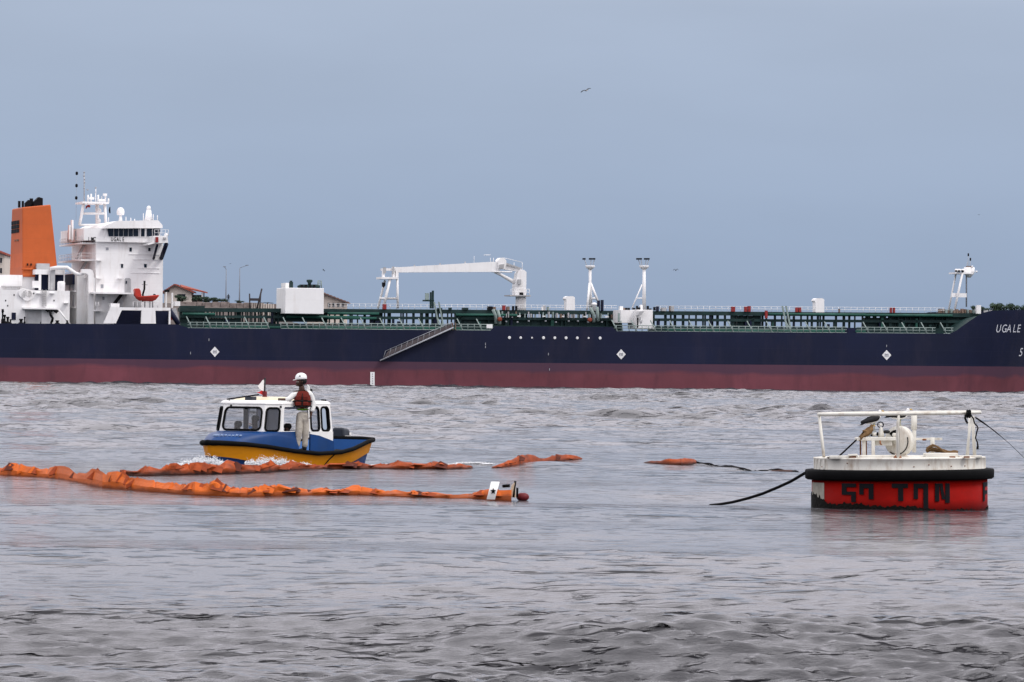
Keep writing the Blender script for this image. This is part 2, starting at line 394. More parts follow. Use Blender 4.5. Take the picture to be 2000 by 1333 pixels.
# ---- hull form
U_BOW0, U_TIP = 74.0, 101.0
def vf(u, z):
    ub = U_BOW0 + 0.55 * max(0, min(z, 14)); ut = U_TIP + 0.28 * max(-2, min(z, 15))
    b = 16.0
    if u > ub: b = 16.0 * max(0.02, 1 - min(1.0, (u - ub) / (ut - ub)) ** 2.3)
    us = -92.0
    if u < us: b = 16.0 * (1 - 0.35 * ((us - u) / 14) ** 2)
    return 16.0 - b
def hull_pt(px, py):
    v = 0.0
    for _ in range(12):
        p = SP(px, py, v); v = 0.5 * v + 0.5 * vf(p.x, p.z)
    return SP(px, py, v)
SHEER = [(-90, 631), (0, 632), (346, 634), (368, 641), (540, 642.5), (958, 646), (966, 637.5), (1196, 639), (1204, 647), (1855, 652), (1868, 646), (1880, 637), (1893, 628), (1908, 618), (1922, 611), (1937, 607), (1990, 605.5)]
_sh = [hull_pt(*q) for q in SHEER]
_bl = [hull_pt(*q) for q in [(-90, 698), (350, 703), (1000, 709), (1900, 716), (1980, 716.5)]]
def interp(tab, u): return float(np.interp(u, [p.x for p in tab], [p.z for p in tab]))
us_ = sorted(set([round(p.x, 3) for p in _sh] + list(np.arange(-104, 72, 6.0)) + list(np.arange(72, 105.3, 1.1)) + [105.0]))
def shell(levels, port):
    mb = MB(); vs = []; n = len(levels(0.0))
    for u in us_:
        for z in levels(u):
            v = vf(u, z); vs.append((u, BEAM - v if port else v, z))
    fs = [(i * n + k, (i + 1) * n + k, (i + 1) * n + k + 1, i * n + k + 1) for i in range(len(us_) - 1) for k in range(n - 1)]
    mb.add(vs, fs, True)
    return mb
def top_levels(u):
    a, b = interp(_bl, u), interp(_sh, u); return [a + (b - a) * k / 6 for k in range(7)]
def low_levels(u):
    a = interp(_bl, u); return [-4 + (a + 4) * k / 6 for k in range(7)]
for nm, lv, m in (('hull', top_levels, M['navy']), ('boot_topping', low_levels, M['boot'])):
    mb = shell(lv, False); o2 = shell(lv, True); mb.add(o2.v, o2.f, True)
    k = len(lv(0.0)); st = lv(us_[0])     # transom
    mb.add([(us_[0], vf(us_[0], z), z) for z in st] + [(us_[0], BEAM - vf(us_[0], z), z) for z in st], [(i, i + 1, k + i + 1, k + i) for i in range(k - 1)])
    hull_o = obj(nm, mb, m, ship)
mb = MB(); dk = []
for u in us_:
    z = interp(_sh, u) - (0.15 if u < 75 else 0.9); v = vf(u, z) + 0.05; dk += [(u, v, z), (u, BEAM - v, z)]
mb.add(dk, [(2 * i, 2 * i + 2, 2 * i + 3, 2 * i + 1) for i in range(len(us_) - 1)])
obj('main_deck', mb, M['green'], ship)
# bulwark top rail of the forecastle and hull lettering
def hull_quad(mb, px0, py0, px1, py1, d=0.03):
    ps = [hull_pt(px0, py1), hull_pt(px1, py1), hull_pt(px1, py0), hull_pt(px0, py0)]
    mb.add([(p.x, p.y - d, p.z) for p in ps], [(0, 1, 2, 3)])
lets = MB()
def letters(s, px, py_base, size_px, adv, shear, name, m, d=0.04, surface=hull_pt, wx=0.62, off=0.0, at=None):
    for i, ch in enumerate(s):
        me = text_mesh(ch, 1.0, m, shear=shear, offset=off, extrude=0.0)
        for v in me.vertices:
            p = surface(px + (at[i] if at else i * adv) + v.co.x * size_px * wx, py_base - v.co.y * size_px)
            v.co = (p.x, p.y - d, p.z)
        link(name, me, ship)
letters('UGALE', 1944, 649.5, 22.0, 10.6, 0.32, 'name_letter', M['letter'], at=[0, 11.2, 21.0, 33.0, 41.0])
letters('5', 1989, 696, 23.0, 11, 0.35, 'bow_mark', M['letter'])
# diamonds, draught board, overboard outlets
for px, py in ((419.5, 687.5), (1213, 692.5), (1731.5, 694)):
    mb = MB(); ps = [hull_pt(px - 9, py), hull_pt(px, py + 10), hull_pt(px + 9, py), hull_pt(px, py - 10)]
    mb.add([(p.x, p.y - 0.05, p.z) for p in ps], [(0, 1, 2, 3)])
    dm = obj('diamond_mark', mb, M['mark'], ship)
    mb = MB()
    for dx, a, b in ((-3.4, -3, 3), (-0.6, -2.2, 3.4), (2.0, -3, 3)): hull_quad(mb, px + dx, py + a, px + dx + 1.5, py + b, 0.09)
    hull_quad(mb, px - 3, py - 2.4, px + 3, py - 1.2, 0.11)
    obj('tug_symbol', mb, M['mark_grey'], dm)
mb = MB(); hull_quad(mb, 723, 727, 731.5, 754, 0.06); db = obj('draught_board', mb, M['mark'], ship)
for k in range(5):
    mb = MB(); hull_quad(mb, 726.5, 730 + k * 4.5, 728.5, 732 + k * 4.5, 0.09); obj('draught_number', mb, M['mark_grey'], db)
mb0 = None
for px, r in ((995, 1.0), (1017, 0.85), (1039, 0.6), (1061.5, 1.0), (1083.5, 0.95), (1105.5, 1.0), (1127.5, 0.95), (1149.5, 0.65), (1172, 1.0)):
    p = hull_pt(px, 660 + (px - 995) * 0.005)
    if mb0 is None: mb0 = MB().lathe([(0.01, 0.0), (0.2, -0.06), (0.26, -0.02), (0.26, 0.05)], n=14, axis='y').mesh('overboard_light', M['mark'])
    link('overboard_light', mb0, ship, (p.x, p.y - 0.02, p.z)).scale = (r, r, r)
mb0 = None
for px, py in ((408, 664), (948, 672), (948, 678), (1073, 722), (1731.5, 676), (372, 690), (1071, 692)):
    p = hull_pt(px, py)
    if mb0 is None: mb0 = MB().box(-0.05, 0.05, -0.04, 0.04, -0.2, 0.2).mesh('draught_mark', M['mark_grey'])
    link('draught_mark', mb0, ship, (p.x, p.y - 0.03, p.z))

# ---- funnel
cas = sbox(ship, 'engine_casing', M['ship_white'], -60, 567, 136, 634, 3, 28)
fz = SZ(541, 75, 10)
def funnel_block():
    mb = MB(); v0, v1 = 9.0, 21.5
    lo = [SP(44, 541, v0), SP(114, 541, v0)]; hi = [SP(45.5, 405, v0), SP(101, 402, v0)]
    mb.hexa([(lo[0].x, v0, lo[0].z), (lo[1].x, v0, lo[0].z), (lo[1].x, v1, lo[0].z), (lo[0].x, v1, lo[0].z),
             (hi[0].x, v0 + 0.9, hi[0].z), (hi[1].x, v0 + 0.9, hi[1].z + .2), (hi[1].x, v1 - 1.6, hi[1].z + .2), (hi[0].x, v1 - 1.6, hi[0].z)])
    return mb
fun = bevel(obj('funnel', funnel_block(), M['funnel'], ship), 0.18, 2)
for k in range(5):     # louvres in the aft face of the funnel
    for j in range(3):
        x = SU(44.9, 9, 440) + .12; z = SZ(431 + j * 8.3, 30, 14)
        obj('louvre', MB().box(x - 0.22, x + 0.6, 12.6 + k * 1.5, 13.75 + k * 1.5, z - 0.62, z), M['black'], fun)
for px, top, wd in ((37.5, 393, 2.2), (44.5, 393, 2.0), (54, 391, 5.5), (61, 388, 3.0), (73, 385.5, 9.0)):
    v = 14.0; mb = MB(); a = SP(px, 406, v); b = SP(px, top, v); h = wd / 11.5
    pts = [(a.x - h, a.z), (a.x + h, a.z), (a.x + h, b.z - h * .25), (a.x + h * .15, b.z), (a.x - h, b.z - h * 1.1)] if wd > 4 else [(a.x - h, a.z), (a.x + h, a.z), (a.x + h, b.z), (a.x - h, b.z)]
    obj('exhaust_pipe', mb.prism(pts, v - h, v + h), M['black'], fun)
stube(fun, 'funnel_ladder', M['funnel'], [(42, 526, 8.9), (72, 526, 8.9)], 0.18)
for px, py in ((53, 515), (60, 515)): sbox(fun, 'funnel_vent', M['black'], px, py, px + 2.4, py + 4, 8.85, 9.3)
x = SU(44.7, 9, 470) + .1
for v in (12.9, 14.1, 16.0): obj('funnel_marking', MB().box(x - 0.25, x + 0.15, v, v + 0.5, SZ(468, 25, 14) - .3, SZ(468, 25, 14)), M['brown'], fun)

# ---- casing and its fittings
def cpart(name, m, *a): return sbox(cas, name, m, *a)
cpart('casing_house', M['ship_white'], -40, 537, 44, 567.5, 9.0, 22)
mb = MB(); sbox(None, '', None, 4, 559, 43, 560.6, 8.2, 9, mb); obj('underside_shade_strip', mb, M['ship_grey'], cas)  # grey strip standing in for the shade under the funnel base
cpart('casing_house', M['ship_white'], 44.3, 537.6, 69, 567.5, 9.5, 22)
cpart('casing_roof', M['ship_white'], 70, 527, 126, 536.5, 6, 14)
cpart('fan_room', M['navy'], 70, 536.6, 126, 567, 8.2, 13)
cpart('casing_post', M['ship_white'], 76.5, 536.6, 80.5, 567, 6, 6.6)
cpart('casing_post', M['ship_white'], 95.5, 536.6, 98.8, 567, 6, 6.6)
cpart('vent_trunk', M['ship_grey'], 99, 523, 107.5, 567, 5.2, 6.0)
cpart('casing_post', M['ship_white'], 125, 527, 126.6, 567, 5.8, 6.4)
cpart('fan_box', M['ship_white'], 66.5, 549, 77, 562.5, 4.2, 6)
cpart('vent_box', M['ship_grey'], 72, 515, 97, 526.8, 8, 12)
mb = MB(); a = SP(119.5, 569, 4.6); b = SP(119.5, 550, 4.6); mb.lathe([(0.66, a.z), (0.66, b.z - .2), (0.5, b.z), (0.1, b.z + 0.03)], (a.x, 4.6, 0), 14); obj('fresh_water_tank', mb, M['ship_white'], cas)
stube(cas, 'exhaust_line', M['ship_white'], [(98, 525.5, 5), (112, 523, 5), (131, 523, 5), (138, 528, 5), (147, 534, 5), (155, 537, 5), (163, 534, 5)], 0.33, 8)
sprism(cas, 'niche_shade_plate', M['ship_grey'], [(48.5, 606), (81, 606), (81, 633), (51, 633)], 2.9, 2.98)  # flat grey plate, the shade of a niche put into its colour
mb = MB(); sbox(None, '', None, 46, 601.5, 113, 604.5, 1.7, 3, mb); obj('casing_ledge', mb, M['ship_white'], cas)
cpart('casing_door', M['navy'], 23, 611, 31, 625, 2.9, 3.05)
for px, py in ((26.5, 575), (65, 572), (104.5, 586), (10, 586), (14, 596), (45, 575)):
    cpart('porthole', M['black'], px, py, px + 2.2, py + 3, 2.95, 3.02)
for px, py in ((72, 572.5), (98.5, 572.5), (126, 591.5)):
    mb = MB(); sbox(None, '', None, px, py, px + 9, py + 1.4, 2.2, 3, mb); obj('lamp_canopy', mb, M['ship_white'], cas)
mb = MB()
for k in range(9): sbox(None, '', None, 82.5, 568 + k * 3.6, 90, 568.8 + k * 3.6, 2.6, 2.75, mb)
sbox(None, '', None, 82, 566, 83.2, 599, 2.6, 2.8, mb); sbox(None, '', None, 89.5, 566, 90.7, 599, 2.6, 2.8, mb)
obj('casing_ladder', mb, M['ship_grey'], cas)
stube(cas, 'ladder_handrail', M['ship_white'], [(115, 606, 1.5), (139, 637, 1.5)], 0.14)
mb = MB()
for c in ((45, 573, 0.8), (53, 577, 1.0), (57, 574, 0.6)):
    p = SP(c[0], c[1], 2.8); mb.lathe([(c[2] - 0.12, -0.1), (c[2], -0.12), (c[2], 0.2), (c[2] - .12, .2)], (p.x, 2.85, p.z), 16, axis='y')
obj('vent_ring', mb, M['ship_white'], cas)
random.seed(4)
for x0, x1, y0 in ((2, 8, 604), (6, 12, 615), (11, 19, 619), (18, 23, 624), (36, 46, 623), (46, 50, 619), (97, 103, 629), (107, 117, 626), (128, 134, 626), (78, 81, 629)):
    mb = MB(); p = SP((x0 + x1) / 2, 634, 1.4); r = (x1 - x0) / 23; h = SZ(y0, x0, 1.4) - p.z
    mb.lathe([(r, p.z - .3), (r, p.z + h * .3), (r * .55, p.z + h * .4), (r * .55, p.z + h * .75), (r * .9, p.z + h * .85), (r * .7, p.z + h)], (p.x, 1.4, 0), 10)
    obj('mooring_fitting', mb, M['black'], ship)
mb = MB(); q = [SP(91 + 2.7 * k, 609 - 4 * abs(math.sin(k * 0.9)) + random.uniform(-1, 1), 2.0) for k in range(9)]; mb.tube(q, 0.3, 6); mb.tube([SP(97, 606, 1.9), SP(99, 616, 1.9), SP(103, 622, 1.9), SP(101, 630, 1.9)], 0.22, 6)
obj('fire_hose', mb, M['black'], cas)

# ---- accommodation block
acc = sbox(ship, 'accommodation_block', M['ship_white'], 187, 468, 318, 636, 5, 27)
def apart(name, m, *a): return sbox(acc, name, m, *a)
apart('lower_house', M['ship_white'], 150, 534, 187, 636, 7, 27)
apart('gallery_shade_box', M['navy'], 142, 536, 149.9, 556, 9, 20)  # navy box in place of the dark shade at the gallery top
for py in (568, 600):
    u0 = SU(144, 8, py); z = SZ(py, 150, 8); obj('gallery_deck', MB().box(u0, SU(152, 8, py), 7.5, 26, z - .2, z), M['ship_white'], acc)
    for v in (9.5, 13, 17.5): obj('gallery_door', MB().box(SU(150, 7, py) - .08, SU(150, 7, py) + .1, v, v + .9, z + .1, z + 2), M['mark_grey'], acc)
sprism(acc, 'gallery_arch', M['ship_white'], [(160, 526), (176, 526), (181, 529), (183, 535), (183, 636), (172.5, 636), (172.5, 539), (170, 535), (164, 534), (160, 534)], 4.2, 5.4)
for py, a0 in ((474, 160), (507, 158), (541, 166)):    # open galleries on the after side
    u0 = SU(a0, 6, py); u1 = SU(187, 6, py); z = SZ(py, 170, 6)
    g = obj('gallery_deck', MB().box(u0, u1 + .1, 6, 26.5, z - 0.22, z), M['ship_white'], acc)
    mb = MB()
    for v in np.arange(6.2, 26.5, 1.45): mb.tube([(u0 + .1, v, z), (u0 + .1, v, z + 1.05)], 0.04, 4)
    for h in (0.55, 1.05): mb.tube([(u0 + .1, 6.1, z + h), (u0 + .1, 26.4, z + h)], 0.04, 4); mb.tube([(u0 + .1, 6.1, z + h), (u1, 6.1, z + h)], 0.04, 4)
    obj('gallery_railing', mb, M['ship_white'], g)
    for v in (8, 13, 19, 24):
        obj('gallery_door', MB().box(u1 - 0.12, u1 + 0.05, v, v + 0.9, z + 0.1, z + 2.0), M['mark_grey'], acc)
    obj('gallery_stair', MB().prism([(u0 + .3, z - 2.6), (u0 + .7, z - 2.6), (u1 - .2, z), (u1 - .6, z)], 9 + (py % 5), 9.9 + (py % 5)), M['ship_grey'], acc)
sprism(acc, 'navigation_deck', M['ship_white'], [(164, 446), (206, 446), (206, 470), (164, 470)], 5.4, 26.6)
apart('bridge_house', M['ship_white'], 205.5, 443, 313, 470, 4.6, 27.4)
apart('bridge_parapet', M['ship_white'], 187, 466.5, 300, 473.5, 4.3, 4.6)
sprism(acc, 'bridge_roof', M['ship_white'], [(203, 446.5), (206, 441), (228, 432), (309, 430.5), (318, 441), (317.5, 446)], 3.4, 28.6)
wx = [(212.5, 221.5), (223, 231), (232.5, 240.5), (242, 250), (251.5, 259.5), (261, 270), (275.5, 282.5), (287, 297), (299, 310.5)]
for i, (a, b) in enumerate(wx):
    pts = [(a - (2.5 if i == 0 else 0), 447.2), (b + (2.5 if i == 8 else 0), 447.2), (b, 462), (a, 462)]
    wv = sprism(acc, 'bridge_window', M['glass_dark'], pts, 4.45, 4.62)
    if i in (6,): sbox(wv, 'window_frame', M['ship_white'], a - 1.6, 446.5, a - 0.2, 464, 4.3, 4.6); sbox(wv, 'window_frame', M['ship_white'], b + 0.2, 446.5, b + 1.8, 464, 4.3, 4.6)
# bridge wing
wing = sprism(acc, 'bridge_wing', M['ship_white'], [(300, 461), (327, 461), (328.5, 474.5), (303, 475.5), (290, 479), (289, 476.5), (300, 474)], 0.2, 5.2)
sbox(wing, 'wing_box', M['red'], 304, 463.5, 309.5, 473.5, -0.05, 0.25); sbox(wing, 'wing_box', M['ship_grey'], 319, 464, 324.5, 468, 0.0, 0.25)
stube(wing, 'wing_strut', M['navy'], [(307, 479, 1.0), (300, 506, 4.9)], 0.2); stube(wing, 'wing_strut', M['navy'], [(325, 477, 0.8), (315, 505, 4.9)], 0.36)
mb = MB()
for px in (302, 309, 316, 323, 329): stube(None, '', None, [(px, 461, .3), (px, 449, .3)], 0.035, 4, mb)
for py in (449, 455): stube(None, '', None, [(302, py, .3), (329, py + .2, .3)], 0.03, 4, mb)
obj('wing_railing', mb, M['ship_white'], wing)
p = SP(324.5, 459.5, 1.5); obj('wing_lamp', MB().ball((p.x, 1.5, p.z), 0.35, 10), M['ship_white'], wing)
for s, px in (('UGALE', 216.5), ('IMO', 172.5)):
    letters(s, px, 471.5 if px > 200 else 471, 11.0, 5.6 if px > 200 else 5.0, 0.0, 'board_letter', M['black'], d=0.05, wx=0.6, off=0.02, surface=lambda a, b, c=(4.3 if px > 200 else 5.4): SP(a, b, c))
# windows, doors, canopies, ledges of the side
for a, b, c, d_ in ((253, 484, 257.5, 491.5), (289.5, 484.5, 294, 491), (236.5, 516, 240.5, 523.5), (281.5, 516, 286.5, 523), (197, 556, 202, 563), (200, 580, 204, 586), (207, 484, 212, 489)):
    wv = sbox(acc, 'cabin_window', M['glass_dark'] if a > 210 else M['mark_grey'], a, b, c, d_, 4.93, 5.04)
    sbox(wv, 'window_frame', M['ship_white'], a - .8, b - 1.1, c + .8, b - .2, 4.85, 5.0)
dr = sprism(acc, 'side_door', M['ship_grey'], [(243.5, 573), (243.5, 546), (245.5, 543.5), (253, 543.5), (255.5, 546), (255.5, 573)], 4.92, 5.02)
sbox(dr, 'door_window', M['glass_dark'], 245.5, 549, 248, 554.5, 4.85, 4.95)
for px, py in ((231, 543), (190, 543), (190, 508)): apart('lamp_canopy', M['ship_white'], px, py, px + 9.5, py + 2, 4.1, 5.0)
apart('boat_deck', M['ship_white'], 182, 571.5, 258, 574.5, 1.2, 5.0)
apart('boat_deck_post', M['ship_white'], 183.5, 543, 185.3, 572, 1.4, 1.7)
apart('recess_shade_panel', M['ship_grey'], 232, 574.6, 276, 600, 4.85, 5.02)  # grey panel, its tone stands in for shade under the boat deck
stube(acc, 'boat_deck_stair', M['black'], [(238, 575, 3.5), (223, 594, 3.5)], 0.28)
apart('life_raft_box', M['ship_white'], 216, 593, 233.5, 600.5, 0.8, 2.2)
apart('deck_ledge', M['ship_white'], 184, 605.5, 200, 608.5, 3.6, 5.0)
for py in (497, 507, 524, 533): apart('shell_ledge', M['ship_white'], 252 + (py % 7) * 3, py, 312, py + 0.9, 4.9, 5.0)
mb = MB()
for px in (187, 192, 260, 268, 276, 290, 300, 308): stube(None, '', None, [(px, 601, .9), (px, 590, .9)], 0.05, 4, mb)
stube(None, '', None, [(260, 590, .9), (312, 590.4, .9)], 0.05, 4, mb); obj('boat_deck_railing', mb, M['ship_white'], acc)
# open side screen below the boat deck
scr = sprism(ship, 'side_screen', M['ship_white'], [(215, 600.5), (333, 601.5), (333, 607), (214, 606)], 0.15, 0.6)
sprism(scr, 'screen_pillar', M['ship_white'], [(202.5, 632), (226.5, 632), (238, 606.2), (213.5, 606.2)], 0.15, 0.6)
sprism(scr, 'screen_pillar', M['ship_white'], [(275.5, 632.5), (304.5, 632.5), (303.5, 606.5), (276.5, 606.5)], 0.15, 0.6)
sbox(scr, 'screen_pillar', M['ship_white'], 330, 607, 333.2, 636, 0.2, 0.7)
sbox(ship, 'navy_backing', M['navy'], 226, 607, 329, 636, 3.6, 4.9)  # navy box behind the side screen openings
sbox(ship, 'store_hatch', M['red'], 331, 613, 339, 625, 3, 4)
stube(ship, 'deck_stair', M['navy'], [(331, 606, 1), (349, 634, 1)], 0.42)
sprism(ship, 'stair_screen', M['ship_grey'], [(334, 604), (344, 602), (352, 634), (348, 634)], 2.2, 2.4)
for a, b, c, d_ in ((322, 566, 331, 571, ), (324, 571, 326, 601), (336, 572, 338, 602)): sbox(ship, 'winch_post', M['ship_white'] if b > 570 else M['black'], a, b, c, d_, 6, 6.6)
sbox(ship, 'hose_locker', M['ship_white'], 342, 589, 352, 598, 6, 8)
# domes, aerials, radar mast
def dome(name, px, py, rpx, v, ped_py, pw):
    p = SP(px, py, v); r = rpx / 11.6; z0 = SZ(ped_py, px, v)
    d = obj(name, MB().lathe([(r * .72, -r * 1.0), (r * .98, -r * .85), (r, 0), (r * .86, r * .5), (r * .5, r * .88), (0.02, r)], (p.x, v, p.z), 18), M['ship_white'], acc)
    obj('dome_pedestal', MB().tube([(p.x, v, z0), (p.x, v, p.z - r * .98)], [pw, pw * .55], 8), M['ship_white'], d)
    return d
dome('satellite_dome', 235.5, 413, 7.6, 10, 433, 0.35); dome('satellite_dome', 290.5, 406.5, 4.2, 9, 431, 0.75)
mb = MB()
for px, a in ((246, 424), (255.5, 426), (280, 417), (299.5, 419), (307.5, 421), (212, 425), (263, 428)): stube(None, '', None, [(px, 434, 8), (px, a, 8)], 0.07, 4, mb)
obj('whip_aerial', mb, M['ship_white'], acc)
mst = MB()
for v in (13.0, 16.5):
    dx = 0
    for pts in ([(155.5, 440, v), (163.5, 398, v)], [(207, 440, v), (204.5, 398, v)]): stube(None, '', None, pts, 0.25, 6, mst)
    for py, a, b in ((440, 155, 207), (417.5, 159.5, 206), ): stube(None, '', None, [(a, py, v), (b, py, v)], 0.2, 6, mst)
mst_o = obj('radar_mast', mst, M['ship_white'], acc)
sbox(mst_o, 'mast_platform', M['ship_white'], 161, 394.5, 213, 398, 11.5, 18)
stube(mst_o, 'mast_column', M['ship_white'], [(190, 446, 15), (190, 396, 15)], 0.32)
p = SP(193, 413, 14); obj('mast_lamp', MB().ball((p.x, 14, p.z), 0.45, 10, 1, 1, 1.4), M['ship_white'], mst_o)
p = SP(193, 432, 14); obj('mast_lamp', MB().ball((p.x, 14, p.z), 0.35, 10, 1, 1, 1.4), M['ship_white'], mst_o)
stube(mst_o, 'signal_pole', M['ship_grey'], [(164.5, 396, 14), (164.5, 336, 14)], 0.1, 5)
mb = MB()
for px, py in ((164.5, 337), (164, 344), (165, 351), (165.3, 357), (164.5, 368), (171, 371), (187, 367)):
    p = SP(px, py, 14); mb.ball((p.x, 14, p.z), 0.17, 6)
obj('signal_lamp', mb, M['mark_grey'], mst_o)
for px, a, b in ((172, 381, 396), (178, 379, 396), (187, 378, 396), (192, 381, 396), (199, 384, 396), (206, 380, 396), (187.2, 368, 380), (212, 388, 396)):
    stube(mst_o, 'aerial_post', M['ship_white'], [(px, b, 14), (px, a, 14)], 0.09 if px % 2 else 0.16, 5)
for px, py, l in ((179, 388, 9), (205, 381, 7), (199, 392, 12)):
    p = SP(px, py, 13.5); obj('radar_scanner', MB().box(p.x - l / 23, p.x + l / 23, 13.2, 13.8, p.z - 0.18, p.z + 0.22), M['ship_white'], mst_o)
for px, py in ((150, 339), (149.5, 363), (149, 387)):
    p = SP(px, py, 15); obj('signal_shape', MB().lathe([(0.02, -.32), (0.22, -.2), (0.22, .2), (0.02, .32)], (p.x, 15, p.z), 10), M['black'], mst_o)
stube(mst_o, 'halyard', M['ship_grey'], [(150, 336, 15), (148.5, 430, 15)], 0.02, 3)
def cloth(px, py, pts, v):
    mb = MB(); n = len(pts); q = [SP(px + a, py + b, v) for a, b in pts]
    fr = [(p.x, v + 0.12 * math.sin(i * 2.1), p.z) for i, p in enumerate(q)]; bk = [(p.x, v + 0.12 * math.sin(i * 2.1) + .03, p.z) for i, p in enumerate(q)]
    return mb.add(fr + bk, [tuple(range(n)), tuple(range(2 * n - 1, n - 1, -1))] + [(i, i + n, (i + 1) % n + n, (i + 1) % n) for i in range(n)])
obj('red_flag', cloth(167, 408, [(0, 0), (1, -5), (5, -8), (9, -7), (10, -3), (7, -2), (4, -3), (2, 0)], 12.8), M['red'], mst_o)
obj('dark_flag', cloth(213.5, 417, [(0, 0), (-1, -6), (0, -12), (2, -13), (2.4, -6), (2.2, 0)], 12.8), M['black'], mst_o)
for a, b, c, d_ in ((140, 430, 143.5, 470), (135, 440, 138, 468), (146, 447, 164, 449), (148, 452, 150, 470), (156, 450, 162, 461), (153, 466, 158, 470)):
    apart('upper_deck_fitting', M['ship_white'] if a < 146 else M['ship_grey'], a, b, c, d_, 12, 13)
apart('upper_deck_screen', M['ship_grey'], 132, 455, 165, 474, 18, 18.3)

# ---- cargo deck: pipe rack, catwalk, rails
def yc(px): return 603 + (px - 560) * 0.0069
def yd(px): return 641 + (px - 368) * 0.0074
def beam(name, m, a, b, off0, off1, v0, v1, par, sub=1):
    A0, B0 = SP(a, yc(a) + off0, v0), SP(b, yc(b) + off0, v0); A1, B1 = SP(a, yc(a) + off1, v0), SP(b, yc(b) + off1, v0)
    return obj(name, MB().hexa([(A1.x, v0, A1.z), (B1.x, v0, B1.z), (B1.x, v1, B1.z), (A1.x, v1, A1.z), (A0.x, v0, A0.z), (B0.x, v0, B0.z), (B0.x, v1, B0.z), (A0.x, v1, A0.z)]), m, par)
rack = link('pipe_rack', MB().box(SU(356, 9), SU(1900, 9), 9.5, 12.5, SZ(yd(1100), 1100, 9) - .2, SZ(yd(1100), 1100, 9)).mesh('pipe_rack', M['green']), ship)
for a, b in ((352, 537), (537, 700), (700, 960), (960, 1210), (1275, 1560), (1560, 1720), (1720, 1915)):
    beam('catwalk', M['green'], a, b, 0.0, 7.6, 9, 11, rack)
    beam('cargo_pipe', M['green'], a, b, 14.2, 19.5, 9.2, 10.2, rack)
    beam('cargo_pipe', M['green'], a, b, 30, 41, 9, 12, rack)
for i, (a, b, o) in enumerate(((356, 420, 12), (640, 740, 9), (640, 735, 18), (560, 700, 16), (1500, 1690, 4.4), (890, 1010, 10), (1690, 1860, 5), (1300, 1690, 37.5), (400, 900, 37))):
    p0 = SP(a, yc(a) + o, 8.6); p1 = SP(b, yc(b) + o, 8.6); obj('pipeline', MB().tube([p0, p1], 0.24, 8), M['green2'], rack)
for a, b, o0, o1 in ((352, 400, -4, 40), (400, 470, 20, 40), (470, 535, 27, 40), (536, 640, 8, 26), (890, 966, 6, 36), (966, 1210, 17, 40), (1440, 1486, 8, 32), (1690, 1745, 10, 34), (1745, 1915, 3, 42), (725, 745, 0, 36), (1000, 1030, 8, 20), (1190, 1215, 2, 40)):
    beam('valve_bank', M['green'], a, b, o0, o1, 9.9, 10.9, rack)
random.seed(9)
pm_cache = {}
px = 356.0
while px < 1860:
    if 1208 < px < 1277 or 545 < px < 630: px += 8; continue
    wpx = random.choice((1.5, 2, 2, 3, 4, 6)); dense = px < 540 or 1420 < px < 1500 or px > 1690
    a = SP(px, yc(px), 9.4); z0 = SZ(yd(px) + 1, px, 9.4)
    if random.random() < 0.8:
        key = wpx
        if key not in pm_cache: pm_cache[key] = MB().box(-wpx / 22, wpx / 22, 0, 0.5, 0, 1).mesh('pipe_support', M['green'])
        o = link('pipe_support', pm_cache[key], rack, (a.x, 9.3 + random.random() * 1.5, z0)); o.scale = (1, 1, a.z - z0 - .05)
    else:
        obj('valve_stand', MB().box(a.x - wpx / 16, a.x + wpx / 16, 9.2, 10, z0, z0 + (a.z - z0) * random.uniform(.4, .9)), random.choice((M['green'], M['green2'], M['navy'])), rack)
    px += random.uniform(3, 7) if dense else random.uniform(5, 15)
# hoses, fire monitors and other gear standing on the catwalk
def deck_item(name, m, px, h, wpx, v=8.6, base=0, par=None):
    return sbox(par or ship, name, m, px - wpx / 2, yc(px) - h, px + wpx / 2, yc(px) + base, v, v + wpx / 12 + .3)
for px, h, wp, m in ((1433, 9.5, 6, 'red'), (1457, 10, 4, 'red'), (1464, 11, 5, 'red'), (1557, 9, 4, 'red'), (1563, 9, 4, 'red'), (1741, 10, 3, 'red'), (1747, 10, 3, 'red'), (985, 9, 5, 'red'), (993, 7, 5, 'brown'), (1003, 8, 3, 'black'), (1009, 8, 3, 'black'), (752, 10, 6, 'red'), (958, 7, 8, 'black'), (966, 6, 5, 'brown'),
                     (1064, 9, 4, 'ship_grey'), (1060, 7, 3, 'ship_white'), (1071, 7, 3, 'rail'), (1170, 20, 4, 'navy'), (1177, 21, 4, 'navy'), (1640, 7, 2, 'brown'), (1285, 9, 4, 'navy'), (1297, 7, 8, 'ship_grey'), (1310, 10, 3, 'brown'), (1313, 10, 7, 'ship_grey'), (860, 3, 8, 'green'), (880, 4, 5, 'green'), (910, 4, 10, 'green')):
    deck_item('deck_fitting', M[m], px, h, wp)
random.seed(77)
for k in range(34):
    px = 966 + k * 7.1 + random.uniform(-2, 2); h = random.uniform(6, 13)
    sbox(rack, 'manifold_post', M[random.choice(('rail', 'brown', 'rail', 'ship_grey'))], px, yc(px) + 14.5 - h, px + random.uniform(1.2, 2.6), yc(px) + 14.5, 8.0 + random.random(), 8.9)
for px in (1010, 1060, 1095, 1140, 1182): sbox(rack, 'deck_light_box', M['mark'], px, yc(px) + 10.5, px + 7, yc(px) + 13, 8.6, 9)
sbox(ship, 'sample_post', M['red'], 1495, 607, 1499.5, 622, 8.4, 8.8)
mb = MB()
px = 642
while px < 1845:
    if not 1205 < px < 1280: stube(None, '', None, [(px, yc(px), 9.1), (px, yc(px) - 10, 9.1)], 0.035, 4, mb)
    px += 12
